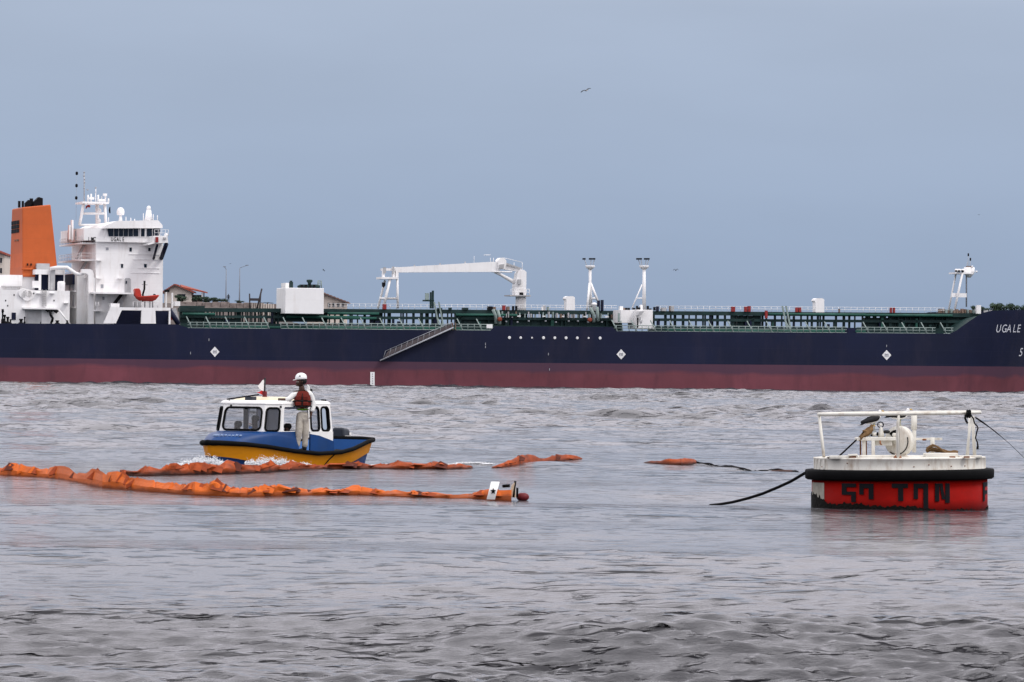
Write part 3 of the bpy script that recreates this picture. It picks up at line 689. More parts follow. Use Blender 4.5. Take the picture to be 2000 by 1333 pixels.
for o in (10, 5.5):
    stube(None, '', None, [(642, yc(642) - o, 9.1), (1205, yc(1205) - o, 9.1)], 0.035, 4, mb); stube(None, '', None, [(1280, yc(1280) - o, 9.1), (1845, yc(1845) - o, 9.1)], 0.035, 4, mb)
obj('catwalk_railing', mb, M['ship_white'], ship)
# ship's side railing: top rail, post by post, slanting stays
rl = MB()
gaps = ((525, 548), (882, 890), (964, 1198), (1655, 1672), (1828, 1842))
def ok(p): return not any(a < p < b for a, b in gaps)
segs = ((366, 524), (549, 881), (891, 963), (1199, 1654), (1673, 1827), (1843, 1862))
for a, b in segs:
    for o, r in ((0.0, 0.075), (-6.5, 0.05), (-11.5, 0.07)):
        stube(None, '', None, [(a, yd(a) + 0.5 + o + (0 if o else -0.4), 0.15), (b, yd(b) + 0.5 + o + (0 if o else -0.4), 0.15)], r, 5, rl)
rl_o = obj('deck_railing', rl, M['rail'], ship)
pme = MB().tube([(0, 0, 0), (0, 0, 1)], 0.07, 5).mesh('rail_post', M['rail']); sme = MB().tube([(0.25, 0, 0), (-0.45, 1.2, 1.9)], 0.1, 5).mesh('rail_stay', M['rail'])
px = 372.0; k = 0
while px < 1860:
    if ok(px):
        a = SP(px, yd(px), 0.15); link('rail_post', pme, rl_o, (a.x, .15, a.z)).scale = (1, 1, 1.05)
        if k % 3 == 0: link('rail_stay', sme, rl_o, (a.x, 0.2, a.z))
    px += 12.6; k += 1
# deck lines of the manifold bulwark
mb = MB()
for px in (988, 1010, 1032, 1065, 1085, 1110, 1128, 1148, 1175): sbox(None, '', None, px, 626 + (px % 3), px + 2.5, 628.5 + (px % 3), 8.4, 8.9, mb)
obj('manifold_flange', mb, M['mark_grey'], ship)
for a, b, c in ((963, 605, 969), (972, 606, 976), (1153, 602, 1160), (1166, 600, 1168)):
    stube(ship, 'cargo_hose', M['rail'], [(a, b, 7), (c - 1, b + 12, 7), (c, b + 28, 7)], 0.28, 7)
for px, py in ((976, 624), (1152, 625)): 
    p = SP(px, py, 6.5); obj('hose_coil', MB().lathe([(0.1, -.2), (0.38, -.2), (0.38, .2), (0.1, .2)], (p.x, 6.5, p.z), 12, axis='y'), M['orange'], ship)
sb = sprism(ship, 'rail_board', M['mark'], [(950.5, 634), (962, 634.3), (962, 641.6), (950.5, 641.3)], -0.05, 0.1)
# foam / slop tank
tk = sbox(ship, 'deck_tank', M['ship_white'], 557, 563, 632.5, 613.5, 6, 12.6)
bevel(tk, 0.08)
sbox(tk, 'tank_end_house', M['ship_white'], 557.6, 553, 570, 600, 12.7, 16)
for a, b, c, d_ in ((567, 551, 572.5, 563), (568.5, 548.5, 571, 551)): sbox(tk, 'tank_vent', M['green'], a, b, c, d_, 8, 9)
stube(tk, 'tank_pipe', M['green'], [(582, 562, 8), (586, 559.5, 8), (618, 559.5, 8), (624, 562, 8)], 0.3)
for px in (590, 598, 606, 614): sbox(tk, 'tank_valve', M['black'], px - 2, 556.5, px + 2, 563, 7.6, 8.2)
p = SP(604.5, 551, 8); obj('tank_monitor', MB().lathe([(0.2, -0.9), (0.3, -.2), (0.55, 0.1), (0.5, 0.35), (0.1, 0.4)], (p.x, 8, p.z), 10), M['green'], tk)
mb = MB()
for px in (621, 627.5): stube(None, '', None, [(px, 563, 8), (px, 549, 8)], 0.1, 4, mb)
for py in (549, 553, 557): stube(None, '', None, [(621, py, 8), (627.5, py, 8)], 0.08, 4, mb)
obj('tank_ladder', mb, M['rail'], tk)
# crane
crn = MB(); a = SP(1017, 603, 14); zt = SZ(578, 1017, 14)
crn.lathe([(0.92, a.z - 1), (0.92, zt), (0.9, zt + .02)], (a.x, 14, 0), 18)
crane = obj('deck_crane', crn, M['ship_white'], ship)
sbox(crane, 'crane_platform', M['ship_grey'], 996, 576.8, 1037, 579.2, 12.2, 15.8)
sbox(crane, 'crane_cab', M['ship_white'], 1006.5, 559.5, 1027.5, 577, 13, 15)
sbox(crane, 'cab_window', M['black'], 1015, 571, 1022, 577, 12.9, 13.02)
mb = MB()
for px in (998, 1005, 1028, 1034): stube(None, '', None, [(px, 577, 12.4), (px, 565, 12.4)], 0.04, 4, mb)
stube(None, '', None, [(998, 565, 12.4), (1034, 565.4, 12.4)], 0.04, 4, mb); stube(None, '', None, [(998, 571, 12.4), (1034, 571.4, 12.4)], 0.04, 4, mb)
obj('crane_railing', mb, M['ship_white'], crane)
sprism(crane, 'crane_head', M['ship_white'], [(1006, 560), (1028, 560), (1028.5, 532), (1024, 527.5), (1016, 529), (1011, 534), (1008.5, 548)], 13, 15)
sbox(crane, 'crane_winch', M['ship_grey'], 1012, 546, 1018, 556, 12.6, 13)
sprism(crane, 'crane_boom', M['ship_white'], [(772, 524.5), (780, 522.3), (875, 516.8), (963, 511.5), (976, 514), (976, 530.5), (960, 531.6), (875, 532), (780, 532.6), (770, 533)], 13.4, 14.6)
sprism(crane, 'boom_link', M['ship_white'], [(987, 516), (1018, 526), (1022, 534), (1012, 531), (986, 527)], 13.6, 14.4)
sprism(crane, 'boom_link', M['ship_grey'], [(990, 514), (1019, 524), (1019, 526), (988, 517.5)], 13.3, 13.5)
sprism(crane, 'hoist_housing', M['ship_white'], [(973, 509), (978, 504), (984, 503.5), (989, 509), (989, 517), (986, 526), (974, 526.5)], 13, 15)
sprism(crane, 'hoist_drum', M['ship_grey'], [(976, 517), (985, 516), (983.5, 525), (975, 525)], 12.8, 13)
stube(crane, 'luffing_cylinder', M['ship_white'], [(966, 532, 14), (978, 537, 14), (1007, 553, 14)], [0.22, 0.26, 0.4], 8)
stube(crane, 'luffing_cylinder', M['ship_white'], [(960, 531.2, 13), (1000, 531.6, 13)], 0.12, 6)
for px in (810, 860, 909): deck = sbox(crane, 'boom_bracket', M['ship_grey'], px - 1, 518.5 - (px - 860) * .062 - 4, px + 1, 518.5 - (px - 860) * .062, 13.6, 14)
mb = MB()
for px in (958, 964, 1004, 1020): stube(None, '', None, [(px, 513 if px < 1000 else 527, 13.6), (px, 504 if px < 1000 else 513, 13.6)], 0.05, 4, mb)
stube(None, '', None, [(985, 504, 13.6), (1020, 513, 13.6)], 0.04, 4, mb); stube(None, '', None, [(926, 501, 13.6), (926, 513, 13.6)], 0.04, 4, mb); stube(None, '', None, [(945, 498.5, 13.6), (958, 498.5, 13.6)], 0.06, 4, mb)
obj('hoist_railing', mb, M['ship_white'], crane)
# boom rest
rest = MB()
stube(None, '', None, [(738, 603, 15.6), (752, 548, 15.6)], 0.2, 6, rest); stube(None, '', None, [(748.5, 603, 12.4), (761.5, 547, 12.4)], 0.24, 6, rest); stube(None, '', None, [(777, 603, 12.4), (776, 545, 12.4)], 0.2, 6, rest)
for py, a, b in ((583.5, 741, 777), (583.5, 752, 777)): stube(None, '', None, [(a, py, 12.4), (b, py, 12.4)], 0.18, 6, rest)
rest_o = obj('boom_rest', rest, M['ship_white'], ship)
sbox(rest_o, 'rest_platform', M['ship_white'], 746, 541.5, 777.5, 545.5, 12, 16)
sbox(rest_o, 'rest_crossbar', M['ship_white'], 749, 524.5, 773, 529, 13, 15)
for a, b in ((748.5, 751.5), (768, 771), (773, 778.5)): sbox(rest_o, 'rest_upright', M['ship_white'], a, 522 if a > 760 else 526, b, 545, 13, 14)
sbox(rest_o, 'rest_roller', M['ship_grey'], 749, 522.5, 754, 534, 12.7, 13); sbox(rest_o, 'rest_roller', M['ship_grey'], 767, 521, 769.5, 536, 12.6, 13)
sprism(rest_o, 'crane_hook', M['black'], [(747, 552), (753, 552), (753, 558), (750, 562), (747.5, 560)], 12, 12.5)
# stair platform, vents, floodlight masts
stp = sbox(ship, 'access_platform', M['green'], 831, 586, 848, 589, 9, 11)
for a, b, c, d_ in ((840, 571, 843, 603), (844, 568, 847.5, 603), (831, 573, 838, 586)): sbox(stp, 'platform_post', M['green'] if a > 838 else M['rail'], a, b, c, d_, 9, 9.3)
for a in (847, 856): sprism(stp, 'stair_stringer', M['rail'], [(a, 590), (a + 2.6, 590), (a + 11, 634), (a + 8.4, 634)], 8.2, 8.4)
for a in (1527, 1534): sprism(ship, 'stair_stringer', M['rail'], [(a, 598), (a + 3, 598), (a + 12, 642), (a + 9, 642)], 7, 7.2)
for x, y, wd, hh in ((1104, 579, 19, 27), (1590.5, 583, 19.5, 28)):
    vt = sprism(ship, 'deck_ventilator', M['ship_white'], [(x + 2.5, y + hh), (x + 2.5, y + 8), (x, y + 5), (x + 1.5, y + 1.5), (x + 5, y), (x + wd - 3, y), (x + wd, y + 3), (x + wd, y + hh)], 9, 10.6)
def flood(px0, top, base, legs, v):
    mb = MB(); stube(None, '', None, [(px0, base, v), (px0, top + 17, v)], [0.36 if legs == 'mono' else 0.2, 0.28], 8, mb)
    fm = obj('floodlight_mast', mb, M['ship_white'], ship)
    p = SP(px0, top + 17, v); obj('mast_gallery', MB().lathe([(0.3, -0.45), (0.75, -.1), (0.85, .1), (0.85, .25), (0.2, .25)], (p.x, v, p.z), 14), M['ship_white'], fm)
    for dx in ((-10.5, 2, 8.5) if legs == 'tri' else (-11, -6, 4, 9)):
        stube(fm, 'lamp_bracket', M['ship_grey'], [(px0 + dx * .6, top + 15, v), (px0 + dx, top + 3, v)], 0.06, 4)
        sbox(fm, 'floodlight', M['black'], px0 + dx - 1.9, top - .5, px0 + dx + 1.9, top + 2.6, v - .4, v + .4)
    if legs == 'tri':
        for pts in ([(px0 - 1, 553, v), (px0 - 6, 606, v - 1)], [(px0 + 1, 553, v), (px0 + 15, 588, v - 1)], [(px0 + .5, 553, v), (px0 + 3, 606, v + 2)]): stube(fm, 'mast_leg', M['ship_white'], pts, 0.2, 6)
        stube(fm, 'mast_brace', M['ship_white'], [(px0 - 4, 583.5, v), (px0 + 13, 583.5, v)], 0.16, 6)
    else:
        stube(fm, 'mast_stay', M['ship_white'], [(px0 - 4, 556, v), (px0 - 24, 603, v)], 0.12, 5); stube(fm, 'mast_brace', M['ship_white'], [(px0 - 15, 583, v), (px0, 583, v)], 0.1, 5)
    return fm
flood(1152.5, 505, 606, 'tri', 14); flood(1258, 505, 606, 'mono', 9)
p = SP(1160.5, 596, 9); obj('ventilator_head', MB().lathe([(0.35, -1.0), (0.35, -.1), (0.52, 0), (0.45, .3), (0.05, .42)], (p.x, 9, p.z), 12), M['ship_white'], ship)
# pump room entrance
hs = sbox(ship, 'deck_house', M['ship_white'], 1243, 605.5, 1275, 643, 2.0, 7); bevel(hs, 0.05)
sbox(ship, 'deck_house', M['ship_white'], 1212.5, 606, 1242.6, 631, 3.5, 8)
sprism(hs, 'door_awning', M['ship_grey'], [(1250, 608.5), (1259, 608), (1252, 616), (1244.5, 616.5)], 0.6, 1.95)
sbox(hs, 'house_door', M['black'], 1244.5, 621, 1247, 640, 1.9, 2.05)
stube(hs, 'door_hose', M['mark_grey'], [(1251, 620, 1.9), (1250, 627, 1.9), (1253, 632, 1.9), (1254, 626, 1.9)], 0.06, 5)
for px, h, wp, m in ((1214, 9, 6, 'ship_white'), (1219, 6, 3, 'brown'), (1224, 6, 3, 'black'), (1229, 6, 3, 'black'), (1239, 6, 4, 'black'), (1245, 10, 2.5, 'black'), (1250, 7, 4, 'black'), (1253, 12, 4, 'ship_white'), (1266, 10, 3, 'black'), (1271, 5, 3, 'black'), (1279, 8, 3, 'black')):
    deck_item('house_top_fitting', M[m], px, h, wp, 4.5, base=-1)
sbox(ship, 'deck_post', M['ship_white'], 1275.5, 637, 1279, 643, 1.5, 2)
sbox(ship, 'ladder_frame', M['rail'], 1207.5, 612, 1210.5, 629, 3, 3.3); sbox(ship, 'ladder_frame', M['rail'], 1207.5, 627, 1214, 629.5, 3, 3.3)
sbox(ship, 'mooring_fitting', M['navy'], 1656, 641, 1671, 651, 0.6, 2)
# accommodation ladder slung along the side
gw = MB()
def gpt(px, py, v): return SP(px, py, v)
for v in (-0.9, -0.15):
    A, B = SP(742, 705, v), SP(886, 640, v); gw.tube([A, B], 0.13, 5)
gw_o = obj('gangway_ladder', gw, M['mark_grey'], ship)
gr = MB()
for v in (-0.9, -0.15):
    gr.tube([SP(753, 686, v), SP(882, 630, v)], 0.05, 4)
    for k in range(13):
        f = k / 12; gr.tube([SP(748 + f * 134, 702 - f * 60, v), SP(753 + f * 129, 686 - f * 56, v)], 0.035, 4)
obj('gangway_handrail', gr, M['mark_grey'], gw_o)
tr = None
for k in range(44):
    f = k / 43; p = SP(744 + f * 140, 704.2 - f * 63.5, -0.5)
    if tr is None: tr = MB().box(-0.14, 0.14, -0.4, 0.35, -0.03, 0.03).mesh('gangway_tread', M['gang'])
    link('gangway_tread', tr, gw_o, (p.x, -.5, p.z))
sprism(gw_o, 'gangway_screen', M['gang'], [(748, 702), (884, 640.5), (884, 631.5), (758, 686)], -0.12, -0.1)
for px in (884, 889): sbox(gw_o, 'gangway_post', M['brown'], px, 631, px + 1.6, 645, -0.4, -.2)
# foremast and forecastle
fmst = MB()
for v in (14.0,): stube(None, '', None, [(1887.5, 600, 15), (1887.5, 540, 15), (1889, 533, 15)], [0.14, 0.14, 0.5], 7, fmst)
fm_o = obj('foremast', fmst, M['mark_grey'], ship)
stube(fm_o, 'mast_leg', M['ship_white'], [(1851.5, 613, 16), (1868, 530, 16)], 0.16, 6); stube(fm_o, 'mast_leg', M['ship_white'], [(1863, 613, 13), (1880.5, 530, 13)], 0.2, 6)
sbox(fm_o, 'mast_screen', M['ship_white'], 1859, 573, 1888, 581, 13.3, 13.5)
sbox(fm_o, 'mast_platform', M['ship_white'], 1869, 532.5, 1901, 535.5, 13, 17)
p = SP(1893, 534, 15); obj('crow_nest', MB().lathe([(0.25, -0.8), (0.85, -.1), (0.95, .2), (0.95, 1.05), (0.88, 1.05), (0.88, .2)], (p.x, 15, p.z), 16), M['ship_white'], fm_o)
obj('nest_equipment', MB().box(p.x - .5, p.x + .45, 14.4, 15.4, p.z + .5, p.z + 1.25), M['brown'], fm_o)
for px in (1868, 1873.5, 1880.5):
    q = SP(px, 528.5, 13); lo = obj('floodlight', MB().ball((q.x, 13, q.z), 0.36, 10, 1, 1, .9), M['ship_white'], fm_o)
    obj('lamp_face', MB().ball((q.x - .1, 12.85, q.z - .14), 0.28, 8, 1, 1, .8), M['black'], lo)
q = SP(1907, 531, 14); obj('masthead_lamp', MB().ball((q.x, 14, q.z), 0.22, 8), M['ship_white'], fm_o)
q = SP(1899, 521, 14); obj('masthead_lamp', MB().ball((q.x, 14, q.z), 0.2, 8), M['ship_white'], fm_o)
for px, a, b in ((1891, 495.5, 530), (1895, 504, 530), (1889, 512, 530)):
    stube(fm_o, 'mast_aerial', M['ship_grey'], [(px - .5, b, 15), (px, a, 15)], 0.05, 4)
for px, py in ((1891.3, 498), (1895.3, 507)): q = SP(px, py, 15); obj('aerial_head', MB().lathe([(0.05, -.28), (0.15, -.2), (0.15, .22), (0.05, .28)], (q.x, 15, q.z), 8), M['black'], fm_o)
random.seed(21)
for k in range(14):
    px = 1836 + k * 5.4; top = 604 + random.uniform(-1, 2.5)
    sbox(ship, 'forecastle_fitting', random.choice((M['brown'], M['rail'], M['ship_grey'], M['brown'])), px, top, px + random.uniform(2, 4.5), 614, 9 + random.random(), 10.5)
sbox(ship, 'forecastle_post', M['ship_white'], 1908.5, 596.5, 1916, 613, 8, 8.7)
for a, b in ((1922, 1930), (1932, 1938)): sprism(ship, 'bulwark_stay', M['ship_grey'], [(a, 615 - (a - 1922) * .4), (b, 610 - (a - 1922) * .3), (b, 606), (a, 607)], 6.2, 6.4)

# ---- rescue boat hanging at its davit
q = SP(286, 578, 1.2)
rb = thing('rescue_boat', 'small red rescue boat hung on its davit beside the white bridge block', 'boat', S0 + EU * q.x + EV * 1.2 + Vector((0, 0, q.z - 0.6)), (0, 0, PSI))
k = 1 / 11.55
def rbp(px, py): return ((px - 286) * k, (584 - py) * k)
poly = [rbp(262, 577), rbp(266, 583), rbp(272, 587), rbp(297, 588), rbp(304, 585), rbp(310.5, 577), rbp(309, 575), rbp(303, 575.5), rbp(290, 577), rbp(276, 578)]
mb = MB(); n = len(poly)
for sgn in (-1, 1):
    o = len(mb.v)
    mb.add([(x, 0.0 if False else sgn * 0.12, z) for x, z in poly] + [(x * .93, sgn * 0.95 * (0.75 + .25 * (z > 0.3)), z * .92 + .05) for x, z in poly], [(i, (i + 1) % n, n + (i + 1) % n, n + i) for i in range(n)] + [tuple(range(n, 2 * n))], True)
obj('boat_hull', mb, M['boat_red'], rb)
bevel(obj('boat_canopy', MB().prism([rbp(263, 578), rbp(261.5, 566), rbp(264, 563.5), rbp(270, 563.5), rbp(273, 567), rbp(275, 578)], -.7, .7), M['boat_red'], rb), 0.08)
obj('boat_motor', MB().prism([rbp(299, 575.5), rbp(300, 573.5), rbp(303, 573.5), rbp(304, 575.5)], -.2, .2), M['black'], rb)
dv = stube(ship, 'boat_davit', M['black'], [(279, 590, 1.6), (279, 575, 1.6), (282, 565, 1.6), (282.3, 549, 1.6)], 0.17, 6)
stube(ship, 'davit_arm', M['ship_grey'], [(277, 556, 1.6), (288, 557, 1.6)], 0.08, 5)
mb = MB()
for px in (263, 283, 293, 298): stube(ship, 'cradle_post', M['ship_grey'], [(px, 602, 1.8), (px, 588, 1.8)], 0.11, 5)
# ================================================================ SHORE BEHIND THE SHIP
SM = dict(
    earth=mat('dry coastal earth', (0.095, 0.078, 0.072), 0.95, 0.3, 0.15, bump=0.4),
    wall=mat('pale house wall', (0.62, 0.56, 0.50), 0.8, 0.08, 0.5, stain=(0.35, 0.28, 0.23), stain_amt=0.3),
    tile=mat('red roof tile', (0.30, 0.075, 0.05), 0.8, 0.2, 1.5),
    tile2=mat('brown roof tile', (0.20, 0.12, 0.10), 0.8, 0.2, 1.5),
    wood=mat('dark timber', (0.05, 0.045, 0.05), 0.8, 0.2, 1),
    stone=mat('rough stone wall', (0.23, 0.19, 0.175), 0.9, 0.45, 0.9, bump=0.5),
    leaf=mat('dark foliage', (0.022, 0.042, 0.026), 0.8, 0.5, 0.8, spec=0.2),
    leaf2=mat('light foliage', (0.045, 0.075, 0.04), 0.8, 0.4, 0.8, spec=0.2),
    bark=mat('tree bark', (0.08, 0.06, 0.045), 0.9, 0.3, 3),
    pole=mat('grey lamp pole paint', (0.22, 0.24, 0.28), 0.6, 0.1, 1),
    dark=mat('dark window', (0.02, 0.025, 0.035), 0.2, 0.2, 1),
)
YB = 1040.0
def hill(x, y):
    a = 13.6 / (1 + math.exp((x + 42) / 7)) ; b = 13.2 / (1 + math.exp(-(x - 94) / 5))
    rise = max(0.0, min(1.0, (y - 930) / 70)); rise = rise * rise * (3 - 2 * rise)
    n = 0.6 * math.sin(x * 0.13 + 1) * math.sin(y * 0.05) + 0.35 * math.sin(x * 0.41) * math.sin(y * 0.17 + 1)
    return (max(a, 0) + b + 4.3 + n) * rise - 1.5
xs = np.arange(-520, 521, 5.0); yy = np.concatenate([np.arange(925, 1120, 5.0), np.arange(1120, 2600, 60.0)])
vs_ = [(x, y, hill(x, y)) for y in yy for x in xs]; nx = len(xs)
me = bpy.data.meshes.new('shore_hill'); me.from_pydata(vs_, [], [(j * nx + i, j * nx + i + 1, (j + 1) * nx + i + 1, (j + 1) * nx + i) for j in range(len(yy) - 1) for i in range(nx - 1)])
me.materials.append(SM['earth']); me.polygons.foreach_set('use_smooth', [True] * len(me.polygons))
tag(link('shore_hill', me), kind='structure')
PXM = FPX / YB
def G(px, Y=YB, py=600):
    p = AT(px, py, Y); return Vector((p.x, Y, hill(p.x, Y) - 0.3))
def zat(px, py, Y=YB): return AT(px, py, Y).z

def house(label, px0, px1, py_eave, py_ridge, Y, depth, roof, over, cat='house', gable='x', ridge_at=0.35, wins=()):
    """ridge runs away from the water; the gable faces it"""
    a, b = AT(px0, py_eave, Y), AT(px1, py_eave, Y); g = G((px0 + px1) / 2, Y)
    h = thing('shore_house', label, cat, ((a.x + b.x) / 2, Y, g.z)); w2 = (b.x - a.x) / 2; ze = a.z - g.z; zr = zat((px0 + px1) / 2, py_ridge, Y) - g.z
    rx = -w2 + 2 * w2 * ridge_at
    obj('wall', MB().prism([(-w2, -1), (w2, -1), (w2, ze - (0.0)), (rx, zr - 0.15), (-w2, ze)], 0, depth), SM['wall'], h)
    mb = MB(); o = over
    sl, sr = (zr - ze) / (rx + w2), (zr - ze) / (w2 - rx)
    mb.prism([(-w2 - o, ze - sl * o), (rx, zr), (rx, zr + 0.22), (-w2 - o, ze - sl * o + .22)], -0.9, depth + .5)
    mb.prism([(rx + 0.003, zr), (w2 + o, ze - sr * o), (w2 + o, ze - sr * o + .22), (rx + 0.003, zr + .22)], -0.9, depth + .5)
    r = obj('roof', mb, roof, h)
    for k in range(8):    # tile courses
        for s_, x_end, sl_ in ((-1, -w2 - o, sl), (1, w2 + o, sr)):
            f = (k + .5) / 8; x = rx + (x_end - rx) * f; z = zr - abs(x - rx) * sl_ + .22
            obj('tile_course', MB().box(x - .12, x + .12, -0.92, depth + .5, z - .02, z + .07), roof, r)
    obj('barge_board', MB().prism([(-w2 - o, ze - sl * o - .2), (rx, zr - .2), (w2 + o, ze - sr * o - .2), (w2 + o, ze - sr * o), (rx, zr - 0.002), (-w2 - o, ze - sl * o)], -1.0, -0.92), SM['wood'], r)
    for (wx0, wy0, wx1, wy1) in wins:
        p, q = AT(wx0, wy1, Y), AT(wx1, wy0, Y); wn = obj('window', MB().box(p.x - h.location.x, q.x - h.location.x, -0.06, 0.1, p.z - g.z, q.z - g.z), SM['dark'], h)
        obj('window_frame', MB().box(p.x - h.location.x - .1, q.x - h.location.x + .1, -0.12, 0.0, p.z - g.z - .15, p.z - g.z - .02), SM['wall'], wn)
    return h, w2, ze, zr
h, w2, ze, zr = house('white house with red tiled gable roof on the hill beside the bridge block', 321, 374, 570, 557, YB, 7, SM['tile'], 0.6, ridge_at=0.38, wins=((346, 575, 362, 580),))
# its lower porch roof running down to the right
a, b = AT(345, 557.5, YB), AT(402, 571, YB); o = h.location
obj('porch_roof', MB().hexa([(a.x - o.x + 1.0, 0.2, ze + (zr - ze) * .55), (b.x - o.x, 0.2, b.z - o.z - .2), (b.x - o.x, 6, b.z - o.z - .2), (a.x - o.x + .4, 6, zr - .1),
     (a.x - o.x + 1.0, 0.2, ze + (zr - ze) * .55 + .3), (b.x - o.x, 0.2, b.z - o.z + .1), (b.x - o.x, 6, b.z - o.z + .1), (a.x - o.x + .4, 6, zr + .25)]), SM['tile'], h)
obj('porch_wall', MB().box(w2 + .003, b.x - o.x - 1.2, 2.5, 5.5, -1, ze - .6), SM['wood'], h)
for px in (394.5, 398): 
    p = AT(px, 572, YB); obj('porch_post', MB().box(p.x - o.x - .12, p.x - o.x + .12, 0.4, .7, -1, p.z - o.z), SM['wall' if px < 396 else 'wood'], h)
house('brown gabled house half hidden behind the white deck tank', 600, 676, 590, 573, YB + 10, 8, SM['tile2'], 0.7, ridge_at=0.38, wins=((640, 592, 645, 600), (649, 592, 654, 600), (658, 592, 663, 600), (667, 592, 672, 600)))
house('pale building with dark red roof behind the orange funnel', -40, 9, 497, 488, YB + 20, 12, SM['tile'], 0.4, ridge_at=0.5, wins=((0, 504, 4, 514), (-12, 504, -6, 514), (0, 524, 4, 534)))

# stone retaining wall on the crest, course by course near the top only in its material
A, B = AT(343, 596, YB - 12), AT(560, 600, YB - 12)
wl = thing('stone_wall', 'low mottled stone wall along the crest behind the green deck', 'wall', (0, YB - 12, 0)); wl['kind'] = 'thing'
random.seed(5)
x = A.x; prev = None; k = 0
while x < B.x:
    f = (x - A.x) / (B.x - A.x); d = random.uniform(1.2, 2.6)
    top = zat(343 + 217 * f, 589 + 5 * f + random.uniform(-1, 1), YB - 12)
    bevel(obj('wall_block', MB().box(x, min(x + d - .06, B.x), random.uniform(-.15, .1), 1.2, 10, top), SM['stone'], wl), 0.08)
    x += d

def leafy(rx, ry, rz, n, size, seed, mt, name='crown'):
    r = random.Random(seed); mb = MB(); cl = [(r.uniform(-.6, .6) * rx, r.uniform(-.6, .6) * ry, r.uniform(-.25, .65) * rz, r.uniform(.3, .5)) for _ in range(9)]
    for _ in range(n):
        c = r.choice(cl); d = Vector((r.gauss(0, 1), r.gauss(0, 1), r.gauss(0, 1))).normalized() * (r.random() ** .4)
        p = Vector((c[0] + d.x * rx * c[3], c[1] + d.y * ry * c[3], c[2] + d.z * rz * c[3]))
        a = Vector((r.gauss(0, 1), r.gauss(0, 1), r.gauss(0, .6))).normalized(); b = a.orthogonal().normalized(); s_ = size * r.uniform(.6, 1.4)
        mb.add([p - a * s_, p + b * s_ * .6, p + a * s_, p - b * s_ * .6], [(0, 1, 2, 3)])
    me = mb.mesh(name, mt); return me
_crowns = [leafy(1, 1, 1, 420, 0.13, s_, m_) for s_, m_ in ((1, SM['leaf']), (2, SM['leaf']), (3, SM['leaf2']))]
def tree(label, px, py_top, py_base, wpx, Y, kind, cat='tree', group=None, name='shore_tree'):
    g = AT(px, py_base, Y); top = zat(px, py_top, Y); hgt = top - g.z; rx = wpx / PXM / 2
    t = thing(name, label, cat, (g.x, Y, g.z - 1.2), group=group)
    rz = hgt * (.62 if cat == 'tree' else .6)
    c = link('crown', _crowns[kind], t, (0, 0, 1.2 + hgt - rz * .95)); c.scale = (rx * 1.25, rx * 1.25, rz * 1.05)
    mb = MB(); mb.tube([(0, 0, 0), (.05, 0, hgt * .5 + 1.2), (0.1, 0, hgt * .8 + 1.2)], [rx * .12 + .05, rx * .08 + .04, .03], 6)
    for sx in (-1, 1): mb.tube([(.04, 0, hgt * .4 + 1.2), (sx * rx * .5, .1, hgt * .75 + 1.2)], [rx * .06 + .03, .02], 5)
    obj('trunk', mb, SM['bark'], t)
for px, top, wpx, kd, lab in ((1905, 597, 16, 0, 'small dark tree beside the white post at the bow'), (1923, 599, 24, 0, 'low spreading dark tree behind the bow bulwark'), (1942, 594, 26, 2, 'greyer loose tree behind the rise of the bow'),
                              (1960, 592, 30, 0, 'tallest round dark tree above the ship\'s name'), (1981, 592.5, 26, 0, 'round dark tree near the right edge above the bow'), (2003, 595, 26, 1, 'dark tree cut off by the right edge of the view'), (2040, 592, 40, 1, 'dark tree beyond the right edge of the view')):
    if px < 2020: tree(lab, px, top, 613, wpx, YB + 5, kd, group='trees behind the bow')
for px, top, wpx, kd, lab in ((356, 576, 26, 0, 'dark shrub against the white gable wall of the house'), (386, 577, 22, 1, 'dark shrub under the porch of the red roofed house'), (408, 579.5, 24, 0, 'dark shrub just right of the house porch'), (424, 581, 22, 0, 'middle shrub between the house and the lamp post'), (437, 583, 16, 1, 'low shrub at the foot of the nearer lamp post'), (470, 587, 20, 0, 'low shrub at the foot of the farther lamp post'), (522, 591, 24, 1, 'low shrub left of the white deck tank')):
    tree(lab, px, top, 593, wpx, YB - 6, kd, cat='shrub', group='shrubs on the crest', name='shore_shrub')
def lamp_post(label, px, py_top, arm):
    g = G(px, YB); top = zat(px, py_top, YB) - g.z
    t = thing('lamp_post', label, 'lamp post', g, group='lamp posts on the crest')
    obj('post', MB().tube([(0, 0, 0), (0, 0, top * .5), (0, 0, top)], [0.2, 0.13, 0.09], 7), SM['pole'], t)
    for s_, l in arm: 
        obj('lamp_arm', MB().tube([(0, 0, top), (s_ * l * .5, 0, top + .35), (s_ * l, 0, top + .6)], 0.06, 5), SM['pole'], t)
        obj('lamp_head', MB().box(s_ * l - .3, s_ * l + .3, -.15, .15, top + .55, top + .72), SM['pole'], t)
lamp_post('thick grey lamp post rising left of the dark figure on the crest', 441, 527, ((-1, 0.4),))
lamp_post('thin grey lamp post with long arm right of the dark figure', 467.5, 524, ((1, 1.6),))
